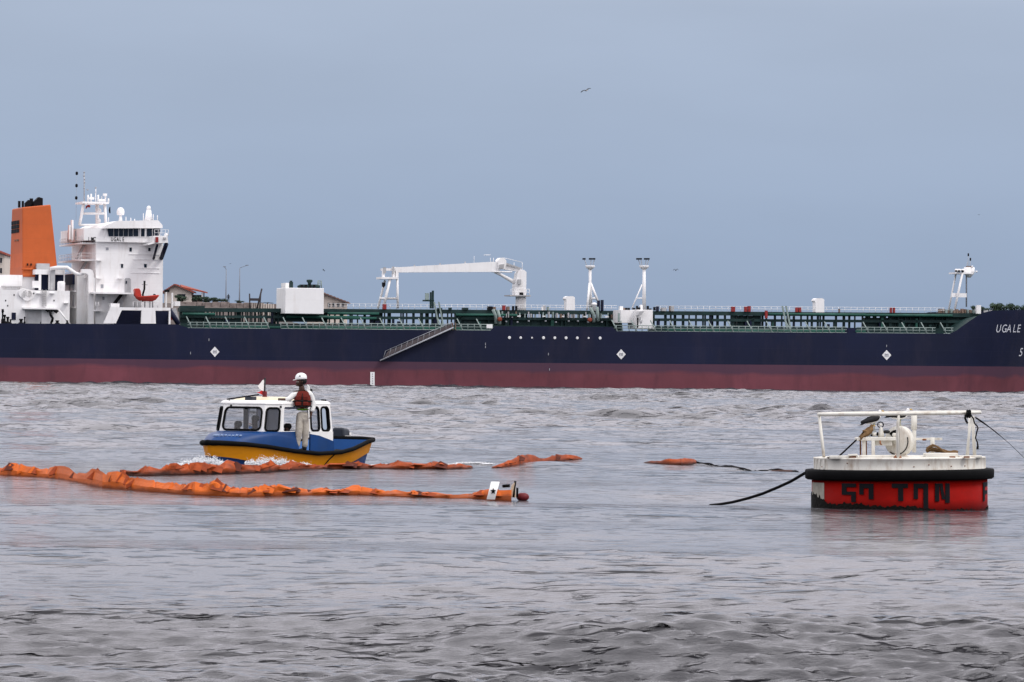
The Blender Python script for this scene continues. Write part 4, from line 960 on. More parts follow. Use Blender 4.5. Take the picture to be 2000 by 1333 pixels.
# onlooker on the crest
p = AT(446, 590, YB - 13)
per = thing('person', 'tiny dark clothed figure standing on the wall by the lamp post', 'person', (p.x, p.y, p.z - .15))
hh = (590 - 573) / PXM
s_ = hh / 1.75
skin('body', [[(0, 0, .95 * s_, .13 * s_), (0, 0, 1.2 * s_, .15 * s_), (0, 0, 1.42 * s_, .13 * s_), (0, 0, 1.52 * s_, .06 * s_), (0, -.02, 1.66 * s_, .10 * s_), (0, 0, 1.75 * s_, .06 * s_)],
              [(0, 0, .95 * s_, .13 * s_), (-.1 * s_, 0, .85 * s_, .09 * s_), (-.12 * s_, 0, .45 * s_, .07 * s_), (-.12 * s_, 0, .05, .05 * s_), (-.12 * s_, -.15 * s_, .03, .04 * s_)],
              [(0, 0, .95 * s_, .13 * s_), (.1 * s_, 0, .85 * s_, .09 * s_), (.12 * s_, 0, .45 * s_, .07 * s_), (.12 * s_, 0, .05, .05 * s_), (.12 * s_, -.15 * s_, .03, .04 * s_)],
              [(0, 0, 1.42 * s_, .13 * s_), (-.2 * s_, 0, 1.38 * s_, .07 * s_), (-.27 * s_, 0, 1.1 * s_, .05 * s_), (-.25 * s_, -.1, .85 * s_, .04 * s_)],
              [(0, 0, 1.42 * s_, .13 * s_), (.2 * s_, 0, 1.38 * s_, .07 * s_), (.27 * s_, 0, 1.1 * s_, .05 * s_), (.25 * s_, -.1, .85 * s_, .04 * s_)]], SM['dark'], per)
# dark bench-like frame on the crest
p = AT(498, 603, YB - 14); u = 1 / (FPX / (YB - 14))
fr = thing('metal_frame', 'dark steel frame with one tall leaning post left of the deck tank', 'frame', (p.x, p.y, p.z))
obj('frame_plate', MB().box(-11 * u, 9 * u, -.2, .2, 15 * u, 20 * u), SM['wood'], fr)
obj('frame_post', MB().tube([(-10 * u, 0, 0), (-11 * u, 0, 29 * u)], .17, 6), SM['wood'], fr)
obj('frame_post', MB().tube([(4 * u, 0, 0), (13 * u, 0, 39 * u)], .2, 6), SM['wood'], fr)
obj('frame_post', MB().tube([(9 * u, 0.3, 0), (11 * u, 0.3, 30 * u)], .15, 6), SM['wood'], fr)
# picket posts at the right end of the crest
pk = thing('picket_fence', 'short row of pale posts on the crest left of the deck tank', 'fence', (0, YB - 13, 0))
pkm = MB().box(-.14, .14, -.1, .1, -2.5, 0).mesh('picket', SM['wall'])
for k in range(11):
    p = AT(488 + k * 4.6, 591 + k * .4, YB - 13); link('picket', pkm, pk, (p.x, 0, p.z))
# ================================================================ SMALL CRAFT, BUOY, BOOMS
def WS(px, py):
    """place on the sea surface at this bearing"""
    p = W(px, py, 0.0); p.z = hz(p.x, p.y)
    return p
CM = dict(
    yellow=mat('yellow hull paint', (0.66, 0.245, 0.004), 0.45, 0.08, 1.2, stain=(0.40, 0.16, 0.02), stain_amt=0.35, stain_scale=(2, 2, 6)),
    blue=mat('blue boat paint', (0.003, 0.040, 0.155), 0.42, 0.2, 1.5, stain=(0.02, 0.05, 0.12), stain_amt=0.7),
    lblue=mat('light blue inside paint', (0.03, 0.12, 0.34), 0.45, 0.1, 1.5),
    pale_stroke=mat('pale blue stroke paint', (0.35, 0.46, 0.66), 0.5, 0.1, 3),
    dblue=mat('dark blue bottom paint', (0.012, 0.045, 0.16), 0.4, 0.2, 2),
    rubber=mat('black rubber', (0.0045, 0.0045, 0.005), 0.75, 0.3, 4, spec=0.08),
    white=mat('white boat paint', (0.84, 0.83, 0.81), 0.35, 0.04, 1.5, stain=(0.5, 0.42, 0.34), stain_amt=0.25, stain_scale=(3, 3, 1)),
    cream=mat('cream roof paint', (0.72, 0.63, 0.47), 0.6, 0.12, 3, stain=(0.35, 0.26, 0.16), stain_amt=0.4),
    motor=mat('dark grey motor cowl', (0.035, 0.04, 0.05), 0.35, 0.1, 2),
    steel=mat('dark steel', (0.03, 0.03, 0.032), 0.5, 0.2, 3, metal=0.6),
    buoy_white=mat('weathered white buoy paint', (0.68, 0.66, 0.60), 0.6, 0.1, 2.5, stain=(0.26, 0.15, 0.07), stain_amt=0.9, stain_scale=(5, 5, 1.6)),
    buoy_red=mat('red buoy paint', (0.26, 0.0035, 0.0015), 0.6, 0.2, 1.5, spec=0.06, stain=(0.16, 0.006, 0.004), stain_amt=0.6, stain_scale=(3, 3, 1.2)),
    algae=mat('black waterline growth', (0.006, 0.005, 0.004), 0.7, 0.4, 6, bump=0.5, spec=0.1),
    patch=mat('faded grey paint patch', (0.36, 0.34, 0.29), 0.8, 0.25, 6),
    rustm=mat('rusty steel', (0.20, 0.075, 0.03), 0.85, 0.4, 5),
    rope=mat('brown rope', (0.16, 0.095, 0.045), 0.9, 0.35, 8),
    boom_o=mat('orange boom fabric', (0.57, 0.112, 0.009), 0.6, 0.14, 3, stain=(0.24, 0.038, 0.008), stain_amt=0.6, stain_scale=(3, 3, 4), bump=0.25, bscale=14),
    boom_d=mat('worn orange boom fabric', (0.36, 0.062, 0.009), 0.65, 0.35, 3, stain=(0.035, 0.008, 0.006), stain_amt=0.95, stain_scale=(1.6, 1.6, 4), bump=0.25, bscale=14),
    fold=mat('soaked and shaded boom fabric', (0.085, 0.017, 0.008), 0.7, 0.4, 5),  # soaked, with crease shade put into the colour of both fold fabrics
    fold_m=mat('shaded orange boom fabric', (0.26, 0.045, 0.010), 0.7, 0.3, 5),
    maroon=mat('maroon float', (0.14, 0.015, 0.02), 0.5, 0.2, 3),
    ply=mat('pale connector board', (0.55, 0.42, 0.30), 0.7, 0.2, 4),
    foam=mat('white foam', (0.84, 0.85, 0.87), 0.9, 0.05, 6, bump=0.6, bscale=20),
)
def glass_mat():
    m = bpy.data.materials.new('tinted cabin glass'); m.use_nodes = True
    t = m.node_tree; t.nodes.clear(); N = t.nodes.new; L = t.links.new
    o = N('ShaderNodeOutputMaterial'); mx = N('ShaderNodeMixShader'); tr = N('ShaderNodeBsdfTransparent'); gl = N('ShaderNodeBsdfGlossy'); fr = N('ShaderNodeFresnel')
    tr.inputs[0].default_value = (0.80, 0.81, 0.83, 1); gl.inputs['Roughness'].default_value = 0.03; fr.inputs[0].default_value = 1.45
    L(fr.outputs[0], mx.inputs[0]); L(tr.outputs[0], mx.inputs[1]); L(gl.outputs[0], mx.inputs[2]); L(mx.outputs[0], o.inputs['Surface'])
    return m
CM['glass'] = glass_mat()
def wet(m, z0=0.03, z1=0.10, dark=0.25):
    """soaked, darker fabric in the splash band just above the sea"""
    t = m.node_tree; b = t.nodes['Principled BSDF']; N = t.nodes.new; L = t.links.new
    src = b.inputs['Base Color'].links[0].from_socket
    tc = N('ShaderNodeTexCoord'); sp = N('ShaderNodeSeparateXYZ'); L(tc.outputs['Object'], sp.inputs[0])
    nz = N('ShaderNodeTexNoise'); nz.inputs['Scale'].default_value = 3.0; L(tc.outputs['Object'], nz.inputs['Vector'])
    ad = N('ShaderNodeMath'); ad.operation = 'MULTIPLY_ADD'; ad.inputs[1].default_value = -0.12; L(nz.outputs['Fac'], ad.inputs[0]); L(sp.outputs['Z'], ad.inputs[2])
    mr = N('ShaderNodeMapRange'); mr.inputs[1].default_value = z0 - .06; mr.inputs[2].default_value = z1 - .06; mr.inputs[3].default_value = dark; mr.inputs[4].default_value = 1; L(ad.outputs[0], mr.inputs[0])
    sc = N('ShaderNodeVectorMath'); sc.operation = 'SCALE'; L(src, sc.inputs[0]); L(mr.outputs[0], sc.inputs['Scale']); L(sc.outputs[0], b.inputs['Base Color'])
wet(CM['boom_d'], 0.02, 0.12, 0.10); wet(CM['boom_o'], 0.0, 0.05, 0.45); wet(CM['buoy_red'], 0.02, 0.20, 0.25)

# ---------------------------------------------------------------- work boat
TH = math.radians(35)
bp = W(546, 906.6); bz = 0.0
fwd = Vector((-math.sin(TH), -math.cos(TH), 0))
B_ROT = math.atan2(fwd.y, fwd.x)
boat = thing('work_boat', 'small yellow and blue work boat with white cabin and a man standing on its side', 'boat', (bp.x, bp.y, bz), (0, 0, B_ROT))
BX = [2.70, 2.60, 2.42, 2.16, 1.64, 0.93, 0.0, -0.92, -1.46, -1.82, -2.22, -2.52]
BB = [0.06, 0.24, 0.42, 0.62, 0.88, 1.08, 1.15, 1.12, 1.08, 1.03, 0.96, 0.88]
BZ = [0.50, 0.50, 0.49, 0.475, 0.42, 0.32, 0.25, 0.275, 0.35, 0.43, 0.52, 0.55]
BY = [0.20, 0.19, 0.17, 0.13, 0.03, -0.10, -0.16, -0.10, 0.00, 0.09, 0.20, 0.27]
def bi(tab, x): return float(np.interp(-x, [-q for q in BX], tab))
xs_ = sorted(set(BX + list(np.linspace(2.70, -2.52, 40))), reverse=True)
XS = xs_
def ring(x, lst):    # lst of (beam factor, z)
    return [(x, f, z) for f, z in lst]
def strake(f0, z0, f1, z1, n=4, bow_pull=0.0, x_max=9):
    mb = MB(); xs_ = [q for q in XS if q <= x_max]
    for s_ in (-1, 1):
        vs = []
        for x in xs_:
            b = bi(BB, x); a, c = z0(x), z1(x)
            for k in range(n + 1):
                t = k / n; zz = a + (c - a) * t
                vs.append((x - bow_pull * max(0, (x - 1.8)) * t, s_ * b * (f0 + (f1 - f0) * t), zz))
        mb.add(vs, [(i * (n + 1) + k, (i + 1) * (n + 1) + k, (i + 1) * (n + 1) + k + 1, i * (n + 1) + k + 1) for i in range(len(xs_) - 1) for k in range(n)], True)
    return mb
sheer = lambda x: bi(BZ, x); low = lambda x: bi(BY, x)
hb = strake(1.0, sheer, 0.88, low, 4, 0.08)
x = -2.52; b = .88
hb.add([(x, -b, .55), (x, b, .55), (x, b * .88, .27), (x, -b * .88, .27)], [(0, 1, 2, 3)])
hb.add([(2.70, -.06, .5), (2.70, .06, .5), (2.628, .053, .2), (2.628, -.053, .2)], [(0, 1, 2, 3)])
obj('hull', hb, CM['yellow'], boat)
lb = strake(0.845, lambda x: low(x) + .01, 0.60, lambda x: -0.42, 3, 0.3)
lb.add([(-2.36, -.74, .26), (-2.36, .74, .26), (-2.36, .55, -.42), (-2.36, -.55, -.42)], [(0, 1, 2, 3)])
obj('hull_bottom', lb, CM['dblue'], boat)
mb = strake(0.885, low, 0.84, lambda x: low(x) + .005, 1, 0.08); obj('chine_rail', mb, CM['blue'], boat)
inn = strake(0.94, lambda x: sheer(x) + .03, 0.74, lambda x: max(0.03, low(x) + .05), 2, 0.0, -0.75)
inn.add([(-2.46, -.80, .58), (-2.46, .80, .58), (-2.46, .62, .3), (-2.46, -.62, .3)], [(0, 1, 2, 3)])
obj('inner_lining', inn, CM['lblue'], boat)
fl = MB(); vs = []; xf_ = [q for q in xs_ if q < 1.7]
for x in xf_: vs += [(x, -bi(BB, x) * .70, max(.05, low(x) + .06)), (x, bi(BB, x) * .70, max(.05, low(x) + .06))]
fl.add(vs, [(2 * i, 2 * i + 1, 2 * i + 3, 2 * i + 2) for i in range(len(xf_) - 1)]); obj('cockpit_floor', fl, CM['blue'], boat)
rr = MB(); pts = [(x, bi(BB, x) + .02, sheer(x) + .02) for x in reversed(xs_)] + [(2.76, 0, .53)] + [(x, -bi(BB, x) - .02, sheer(x) + .02) for x in xs_]
rr.tube(pts, [0.052 + 0.018 * max(0, min(1, (p[0] - 1.9))) for p in pts], 8)
rr.tube([(-2.55, -.9, .58), (-2.6, -.5, .60), (-2.6, .5, .60), (-2.55, .9, .58)], 0.06, 8)
obj('rub_rail', rr, CM['rubber'], boat)
sd_ = MB()    # side decks between gunwale and cabin
for s_ in (-1, 1):
    vs = []
    for x in [q for q in xs_ if -1.2 < q < 1.9]: vs += [(x, s_ * bi(BB, x), sheer(x) + .035), (x, s_ * .80, sheer(x) + .05)]
    sd_.add(vs, [(2 * i, 2 * i + 1, 2 * i + 3, 2 * i + 2) for i in range(len(vs) // 2 - 1)])
obj('side_deck', sd_, CM['rubber'], boat)
# foredeck hood, blue, wrapped from the gunwale up to the wheelhouse
ZB, ZT = 0.79, 1.435
OUT = [(1.50, 0.0), (1.50, 0.34), (1.50, 0.645), (1.37, 0.80), (1.20, 0.97), (0.62, 0.97)]
SHX = [2.68, 2.56, 2.32, 1.95, 1.42, 0.62]
hd = MB()
for s_ in (-1, 1):
    vs = []
    for k in range(6):
        ox, oy = OUT[k]; sx = SHX[k]; sy = bi(BB, sx) * (1 if k else 0); sz = sheer(sx) + .05
        for t, up in ((0, 0), (.12, .10), (.32, .20), (.55, .25), (.8, .26), (1, .29)):
            vs.append((sx + (ox - sx) * t, s_ * ((sy if k else 0.0) * .97 + (oy - sy * .97 if k else oy) * t), sz + (ZB - sz) * (up / .29 if k < 5 else t)))
    hd.add(vs, [(i * 6 + j, (i + 1) * 6 + j, (i + 1) * 6 + j + 1, i * 6 + j + 1) for i in range(5) for j in range(5)], True)
obj('foredeck_hood', hd, CM['blue'], boat)
random.seed(3)
for k in range(9):      # pale squiggle strokes along the hood
    y0 = -0.12 + k * 0.075; xb = 2.43 - abs(y0) * .62; zb = 0.69
    h = random.uniform(.5, 1.0)
    q = [(xb + .06, y0, zb - .02), (xb + .02, y0 + .02, zb + .035 * h), (xb + .05, y0 + .04, zb - .005), (xb + .02, y0 + .06, zb + .03 * h)]
    obj('hood_stroke', MB().tube(q, 0.011, 5), CM['pale_stroke'], boat)
# wheelhouse
def outl(z):
    t = (z - ZB) / (ZT - ZB)
    f = [(1.50 - .13 * t, -.645 + .03 * t), (1.50 - .13 * t, .645 - .03 * t), (1.20 - .10 * t, .97 - .05 * t), (-.80 + .04 * t, .97 - .05 * t), (-.80 + .04 * t, -.97 + .05 * t), (1.20 - .10 * t, -.97 + .05 * t)]
    return [Vector((x, y, z)) for x, y in f]
lo_, hi_ = outl(ZB), outl(ZT)
def facet(name, a, b, c, d, hole, rad, m, frame=True, pane=True, thick=0.05, parent=None):
    """wall a-b (bottom) d-c (top) with one rounded opening; hole = metres along / up from a"""
    a, b, c, d = map(Vector, (a, b, c, d)); wd = (b - a).length; ht = (d - a).length
    nrm = (b - a).cross(d - a).normalized()
    P = lambda s, t: a.lerp(b, s / wd).lerp(d.lerp(c, s / wd), t / ht)
    s0, s1, t0, t1 = hole; rad = min(rad, (s1 - s0) / 2.01, (t1 - t0) / 2.01)
    inner, outer = [], []
    cs = ((s1 - rad, t1 - rad, 0), (s0 + rad, t1 - rad, 90), (s0 + rad, t0 + rad, 180), (s1 - rad, t0 + rad, 270))
    for cx_, cy_, a0 in cs:
        for k in range(6):
            an = math.radians(a0 + 18 * k); inner.append((cx_ + rad * math.cos(an), cy_ + rad * math.sin(an)))
    corners = [(wd, ht), (0, ht), (0, 0), (wd, 0)]
    for q, (s, t) in enumerate(inner):
        qi, k = divmod(q, 6)
        if k == 2 or k == 3: outer.append(corners[qi])
        elif (qi % 2 == 0) == (k < 2): outer.append((corners[qi][0], min(max(t, 0), ht)))
        else: outer.append((min(max(s, 0), wd), corners[qi][1]))
    n = len(inner); mb = MB(); vs = []
    for off in (0.0, -thick):
        vs += [P(*q) + nrm * off for q in inner] + [P(*q) + nrm * off for q in outer]
    fs = []
    for k in range(n):
        j = (k + 1) % n
        fs += [(k, j, n + j, n + k), (2 * n + k, 3 * n + k, 3 * n + j, 2 * n + j), (k, 2 * n + k, 2 * n + j, j), (n + k, n + j, 3 * n + j, 3 * n + k)]
    mb.add(vs, fs); w_ = obj(name, mb, m, parent or boat)
    ip = [P(*q) for q in inner]
    if frame:
        f_ = obj('window_frame', MB().tube([p + nrm * .006 for p in ip] + [ip[0] + nrm * .006, ip[1] + nrm * .006], 0.027, 6), CM['rubber'], w_)
    if pane:
        g = MB(); g.add([p - nrm * (thick * .4) for p in ip] + [p - nrm * (thick * .4 + .006) for p in ip], [tuple(range(n)), tuple(range(2 * n - 1, n - 1, -1))])
        obj('window_pane', g, CM['glass'], w_)
    return w_
# outward normal = (b-a) x up, so walk counter-clockwise seen from above
H_ = ZT - ZB
facet('front_wall', lo_[0], lo_[1], hi_[1], hi_[0], (.075, 1.215, .03, H_ - .075), .12, CM['white'])
cw = (lo_[2] - lo_[1]).length
facet('corner_wall', lo_[1], lo_[2], hi_[2], hi_[1], (.055, cw - .06, -.0 + .015, H_ - .08), .08, CM['white'])
facet('corner_wall', lo_[5], lo_[0], hi_[0], hi_[5], (.055, cw - .055, .02, H_ - .08), .08, CM['white'])
def side(s_):
    y0, y1 = .97 * s_, .92 * s_
    def q(xa, xb, *r, **kw):   # xa forward, xb aft
        A, B = (xa, xb) if s_ > 0 else (xb, xa)
        def at(x, z): t = (z - ZB) / H_; return (x - .10 * t * (1 if x == 1.20 else 0) + .04 * t * (1 if x == -.80 else 0), y0 + (y1 - y0) * t, z)
        return facet('side_wall', at(A, ZB), at(B, ZB), at(B, ZT), at(A, ZT), *r, **kw)
    q(1.20, 0.10, (.08 if s_ > 0 else .02, 1.08 if s_ > 0 else 1.02, .01, H_ - .055), .05, CM['white'], frame=False, pane=False)
    q(0.10, -0.33, (.06, .385, .02, H_ - .065), .09, CM['white'])
    q(-0.33, -0.80, (.05, .36, .02, H_ - .065), .09, CM['white'])
side(1); side(-1)
facet('rear_wall', lo_[3], lo_[4], hi_[4], hi_[3], (.25, 1.61, .03, H_ - .12), .1, CM['white'], frame=False, pane=False)
# lower sides
for s_ in (-1, 1):
    yo = .975 * s_
    obj('lower_side', MB().prism([(.10, .22), (.10, ZB - .06), (-.25, ZB - .1), (-.84, ZB - .24), (-.84, .22)], yo - .02, yo + .022), CM['blue'], boat)
    obj('lower_panel', MB().prism([(.10, ZB - .055), (.10, ZB - .002), (-.80, ZB - .002), (-.80, ZB - .225), (-.25, ZB - .094)], yo - .015, yo + .012), CM['white'], boat)
# roof
rf = MB(); o1 = [(p.x + .03 * (1 if p.x > 0 else -1), p.y * 1.02) for p in hi_]
n = 6
lay = [(0.992, ZT - .012), (0.985, ZT + .03), (.955, ZT + .065), (.89, ZT + .085)]
vs = []
for f, z in lay: vs += [((x - .3) * f + .3, y * f, z) for x, y in o1]
fs = [(l * n + i, l * n + (i + 1) % n, (l + 1) * n + (i + 1) % n, (l + 1) * n + i) for l in range(3) for i in range(n)] + [tuple(range(n - 1, -1, -1)), tuple(range(3 * n, 4 * n))]
rf.add(vs, fs); bevel(obj('cabin_roof', rf, CM['white'], boat), 0.012, 1, 20)
bevel(obj('roof_hatch', MB().hexa([(.9, -.75, ZT + .08), (.9, .35, ZT + .08), (-.6, .35, ZT + .08), (-.6, -.75, ZT + .08), (.7, -.6, ZT + .17), (.7, .25, ZT + .16), (-.5, .25, ZT + .16), (-.5, -.6, ZT + .17)]), CM['cream'], boat), 0.02)
obj('roof_vent', MB().box(1.0, 1.16, -.16, .06, ZT + .08, ZT + .17), CM['motor'], boat)
obj('roof_rod', MB().tube([(1.36, -.55, ZT + .10), (.98, .12, ZT + .22)], .018, 6), CM['rubber'], boat)
obj('roof_rod_bracket', MB().tube([(1.33, -.5, ZT + .03), (1.33, -.5, ZT + .11)], .012, 5), CM['rubber'], boat)
gr = MB()
gr.tube([(1.0, .72, ZT + .08), (1.0, .72, ZT + .13), (.2, .76, ZT + .13), (.2, .76, ZT + .08)], .014, 6); obj('roof_grab_rail', gr, CM['rubber'], boat)
for x, y in ((-.66, .8), (-.15, .82), (-.7, -.7)): obj('roof_cleat', MB().box(x - .05, x + .05, y - .04, y + .04, ZT + .06, ZT + .12), CM['rubber'], boat)
for x, y, z in ((1.36, -.40, ZT - .045), (1.13, .89, ZT - .06)): obj('cabin_lamp', MB().ball((x + .02, y + (.02 if y > 0 else 0), z), .028, 8), CM['rubber'], boat)
fp = obj('flag_pole', MB().tube([(.55, -.05, ZT + .1), (.54, -.05, ZT + .62)], .022, 6), CM['steel'], boat)
obj('flag_staff_base', MB().box(.54, .60, -.075, .015, ZT + .1, ZT + .30), CM['maroon'], boat)
def flag(m, pts, nm_):
    mb = MB(); n = len(pts)
    f = [(.56 + a * .45 + .02 * math.sin(9 * a), -.06 - a * .65, ZT + .04 + z * .92) for a, z in pts]; k_ = [(x + .008, y - .008, z) for x, y, z in f]
    mb.add(f + k_, [tuple(range(n)), tuple(range(2 * n - 1, n - 1, -1))]); return obj(nm_, mb, m, boat)
flag(CM['white'], [(0, .58), (.03, .57), (.08, .50), (.16, .42), (.12, .36), (.06, .31), (0, .29)], 'flag_field')
flag(mat('red flag cloth', (0.50, 0.03, 0.03), 0.8, 0.1, 4), [(0, .285), (.06, .30), (.12, .26), (.2, .25), (.12, .23), (.03, .19), (0, .18)], 'flag_stripe')
# outboard motor
om = bevel(obj('outboard_motor', MB().hexa([(-2.72, -.20, .62), (-2.72, .20, .62), (-3.10, .18, .62), (-3.10, -.18, .62), (-2.70, -.17, .93), (-2.70, .17, .93), (-3.0, .15, .90), (-3.0, -.15, .90)]), CM['motor'], boat), 0.06, 3)
obj('motor_bracket', MB().box(-2.98, -2.76, -.1, .1, .0, .64), CM['steel'], om)
obj('motor_leg', MB().box(-3.0, -2.86, -.07, .07, -.5, .2), CM['motor'], om)
obj('cowl_stripe', MB().box(-3.02, -2.76, .187, .197, .70, .725), CM['white'], om)
obj('cowl_badge', MB().box(-3.02, -2.95, .178, .190, .74, .80), CM['white'], om)
om.location = (.14, -.22, -.06)
obj('rope_over_side', MB().tube([(-.75, 1.13, .28), (-.5, 1.10, .12), (-.3, 1.05, -.08)], .014, 5), CM['rubber'], boat)
obj('bench_seat', MB().box(.4, .75, -.7, .6, .05, .38), CM['blue'], boat)
obj('dash_board', MB().box(1.25, 1.44, -.6, .6, .6, .8), CM['rubber'], boat)
obj('centre_post', MB().box(.98, 1.06, -.28, -.2, .1, ZT), CM['motor'], boat)

# ---------------------------------------------------------------- people
PM = dict(
    skin=mat('brown skin', (0.060, 0.028, 0.019), 0.55, 0.12, 8),
    shirt=mat('white overall cloth', (0.72, 0.72, 0.70), 0.85, 0.06, 6, bump=0.4, bscale=18),
    trousers=mat('pale beige trousers', (0.46, 0.42, 0.36), 0.9, 0.16, 5, stain=(0.24, 0.2, 0.15), stain_amt=0.5, stain_scale=(5, 5, 3), bump=0.5, bscale=14),
    vest=mat('dark red life jacket', (0.13, 0.014, 0.008), 0.8, 0.2, 5, bump=0.3, bscale=14),
    strap=mat('black strap', (0.014, 0.013, 0.014), 0.8, 0.2, 5),
    green=mat('lime green shirt hem', (0.12, 0.26, 0.03), 0.85, 0.12, 5),
    helmet=mat('white helmet', (0.86, 0.86, 0.86), 0.25, 0.02, 3),
    hair=mat('black hair', (0.010, 0.009, 0.009), 0.7, 0.2, 10),
    boots=mat('black boots', (0.012, 0.012, 0.013), 0.55, 0.2, 6),
    dark=mat('dark jacket cloth', (0.018, 0.018, 0.022), 0.85, 0.2, 5),
    eye=mat('eye white', (0.6, 0.58, 0.55), 0.4, 0.02, 3),
)
boatM = Matrix.Translation((bp.x, bp.y, bz)) @ Matrix.Rotation(B_ROT, 4, 'Z')
mp_ = boatM @ Vector((.49, 1.05, .330))
man = thing('person', 'man in white helmet and dark red life jacket standing on the boat side', 'person', mp_)
man.scale = (1.04, 1.04, 1.04)
# x right, y away from the shore, z up; he faces left and a little towards the shore
hz_ = 1.60
# head: skull, face, jaw, neck in one with the hands and forearms
def hand(wr, d, up, palm, curl):
    """five fingered hand from the wrist: d = along the hand, palm = facing of the palm"""
    d, palm = Vector(d).normalized(), Vector(palm).normalized(); s_ = d.cross(palm).normalized(); w_ = Vector(wr)
    ch = [[(*w_, .028), (*(w_ + d * .05), (.03)), (*(w_ + d * .085), .028)]]
    for k, (o, l) in enumerate(((-.030, .062), (-.010, .072), (.010, .068), (.028, .052))):
        a = w_ + d * .085 + s_ * o; b = a + (d * (1 - curl) + palm * curl * .7).normalized() * l * .5; c = b + (d * (1 - curl * 1.6) + palm * curl * 1.4).normalized() * l * .5
        ch.append([(*(w_ + d * .085), .028), (*a, .0115), (*b, .010), (*c, .0085)])
    t0 = w_ + d * .03; a = t0 - s_ * .035 + palm * .012; b = a + (d * .7 + palm * .5 - s_ * .3).normalized() * .045
    ch.append([(*w_, .028), (*t0, .028), (*a, .013), (*b, .010)])
    return ch
NECK = (-.02, .0, 1.42)
head_chain = [[(-.02, 0.0, 1.30, .07), (-.02, 0.0, 1.42, .058), (-.035, -.01, 1.50, .085), (-.05, -.015, 1.57, .098), (-.045, -.01, 1.65, .098), (-.04, -.005, 1.70, .06)],
              [(-.05, -.015, 1.57, .098), (-.115, -.045, 1.50, .05), (-.12, -.05, 1.475, .035)]]
LW, RW = (.205, -.09, .87), (-.42, -.20, 1.165)
arms = [[(-.02, 0, 1.30, .07), (.17, .01, 1.33, .06), (.235, .01, 1.07, .045), (*LW, .030)], [(-.02, 0, 1.30, .07), (-.19, -.02, 1.32, .06), (-.29, -.12, 1.185, .045), (*RW, .030)],
        [(-.02, 0, 1.30, .07), (0, 0, 1.1, .11), (0, 0, .9, .11)]]
skin('body', head_chain + arms + hand(LW, (-.1, -.12, -.95), 0, (-.9, -.2, 0), .45) + hand(RW, (-.85, -.3, .0), 0, (0, .2, -.95), .45), PM['skin'], man, 2)
for s_ in (-1, 1):
    e = Vector((-.128, -.062, 1.575)) + Vector((.02, -.03, 0)) * s_ * 1.0
    obj('eye', MB().ball(e, .012, 8), PM['eye'], man)
obj('nose', MB().hexa([(-.145, -.075, 1.525), (-.135, -.055, 1.525), (-.165, -.07, 1.53), (-.165, -.08, 1.53), (-.135, -.065, 1.57), (-.13, -.055, 1.57), (-.138, -.06, 1.57), (-.138, -.066, 1.57)]), PM['skin'], man)
obj('mouth', MB().box(-.155, -.12, -.075, -.05, 1.488, 1.496), PM['hair'], man)
for s_ in (-1, 1): obj('ear', MB().ball((-.045 + .035 * s_, -.01 - .095 * s_, 1.575), .028, 8, .5, .6, 1.1), PM['skin'], man)
obj('hair', MB().ball((-.018, .006, 1.595), .112, 14, 1, 1, .8), PM['hair'], man)
hl = MB(); hl.lathe([(.128, 0), (.135, .01), (.134, .05), (.118, .095), (.08, .13), (.035, .146), (.004, .149)], (0, 0, 0), 22)
he = obj('helmet', hl, PM['helmet'], man, (-.04, -.005, 1.635), (0, math.radians(-4), 0))
obj('helmet_peak', MB().hexa([(-.12, -.09, -.005), (-.07, .11, -.005), (-.17, .03, -.012), (-.19, -.07, -.012), (-.12, -.09, .012), (-.07, .11, .012), (-.165, .03, -.002), (-.185, -.07, -.002)]), PM['helmet'], he)
obj('helmet_badge', MB().ball((-.02, -.128, .075), .022, 8, 1, .3, .8), PM['strap'], he)
skin('chin_strap', [[(-.01, -.1, 1.63, .008), (-.03, -.095, 1.55, .008), (-.075, -.06, 1.47, .008)]], PM['strap'], man)
skin('shirt', [[(0, 0, .92, (.16, .115)), (0, 0, 1.08, (.155, .115)), (0, 0, 1.25, (.165, .12)), (-.01, 0, 1.35, (.12, .09)), (-.015, 0, 1.40, .075)],
               [(0, 0, 1.25, (.165, .12)), (.165, .01, 1.32, .088), (.215, .015, 1.20, .077), (.245, .01, 1.06, .068), (.235, -.04, .95, .060), (.208, -.085, .885, .047)],
               [(0, 0, 1.25, (.165, .12)), (-.18, -.02, 1.31, .088), (-.245, -.07, 1.245, .074), (-.295, -.12, 1.185, .066), (-.355, -.16, 1.17, .056), (-.40, -.188, 1.168, .045)]], PM['shirt'], man, 2)
skin('trousers', [[(0, 0, .93, (.165, .12)), (0, 0, .84, (.17, .13)), (.062, .01, .72, .105), (.075, .0, .46, .085), (.062, .03, .20, .070), (.055, .04, .07, .080)],
                  [(0, 0, .84, (.17, .13)), (-.06, -.02, .72, .105), (-.07, -.07, .46, .088), (-.105, -.04, .20, .072), (-.125, -.04, .07, .082)]], PM['trousers'], man, 2)
skin('shirt_hem', [[(0, 0, .985, (.172, .128)), (0, 0, .915, (.176, .132))]], PM['green'], man, 2)
skin('life_jacket', [[(0, -.01, .96, (.195, .155)), (0, -.012, 1.10, (.215, .17)), (0, -.012, 1.22, (.215, .17)), (-.005, -.005, 1.33, (.175, .14)), (-.01, 0, 1.37, (.115, .10))]], PM['vest'], man, 2)
for z in (1.02, 1.14):
    obj('vest_strap', MB().lathe([(.226, -.014), (.230, 0), (.226, .014)], (0, -.012, z), 24), PM['strap'], man).scale = (1, .83, 1)
for x in (-.085, .075): bevel(obj('vest_panel', MB().box(x - .062, x + .062, -.212, -.15, 1.035, 1.125), PM['vest'], man), .02)
for x in (-.085, .07): bevel(obj('vest_panel', MB().box(x - .058, x + .058, -.206, -.15, 1.155, 1.26), PM['vest'], man), .02)
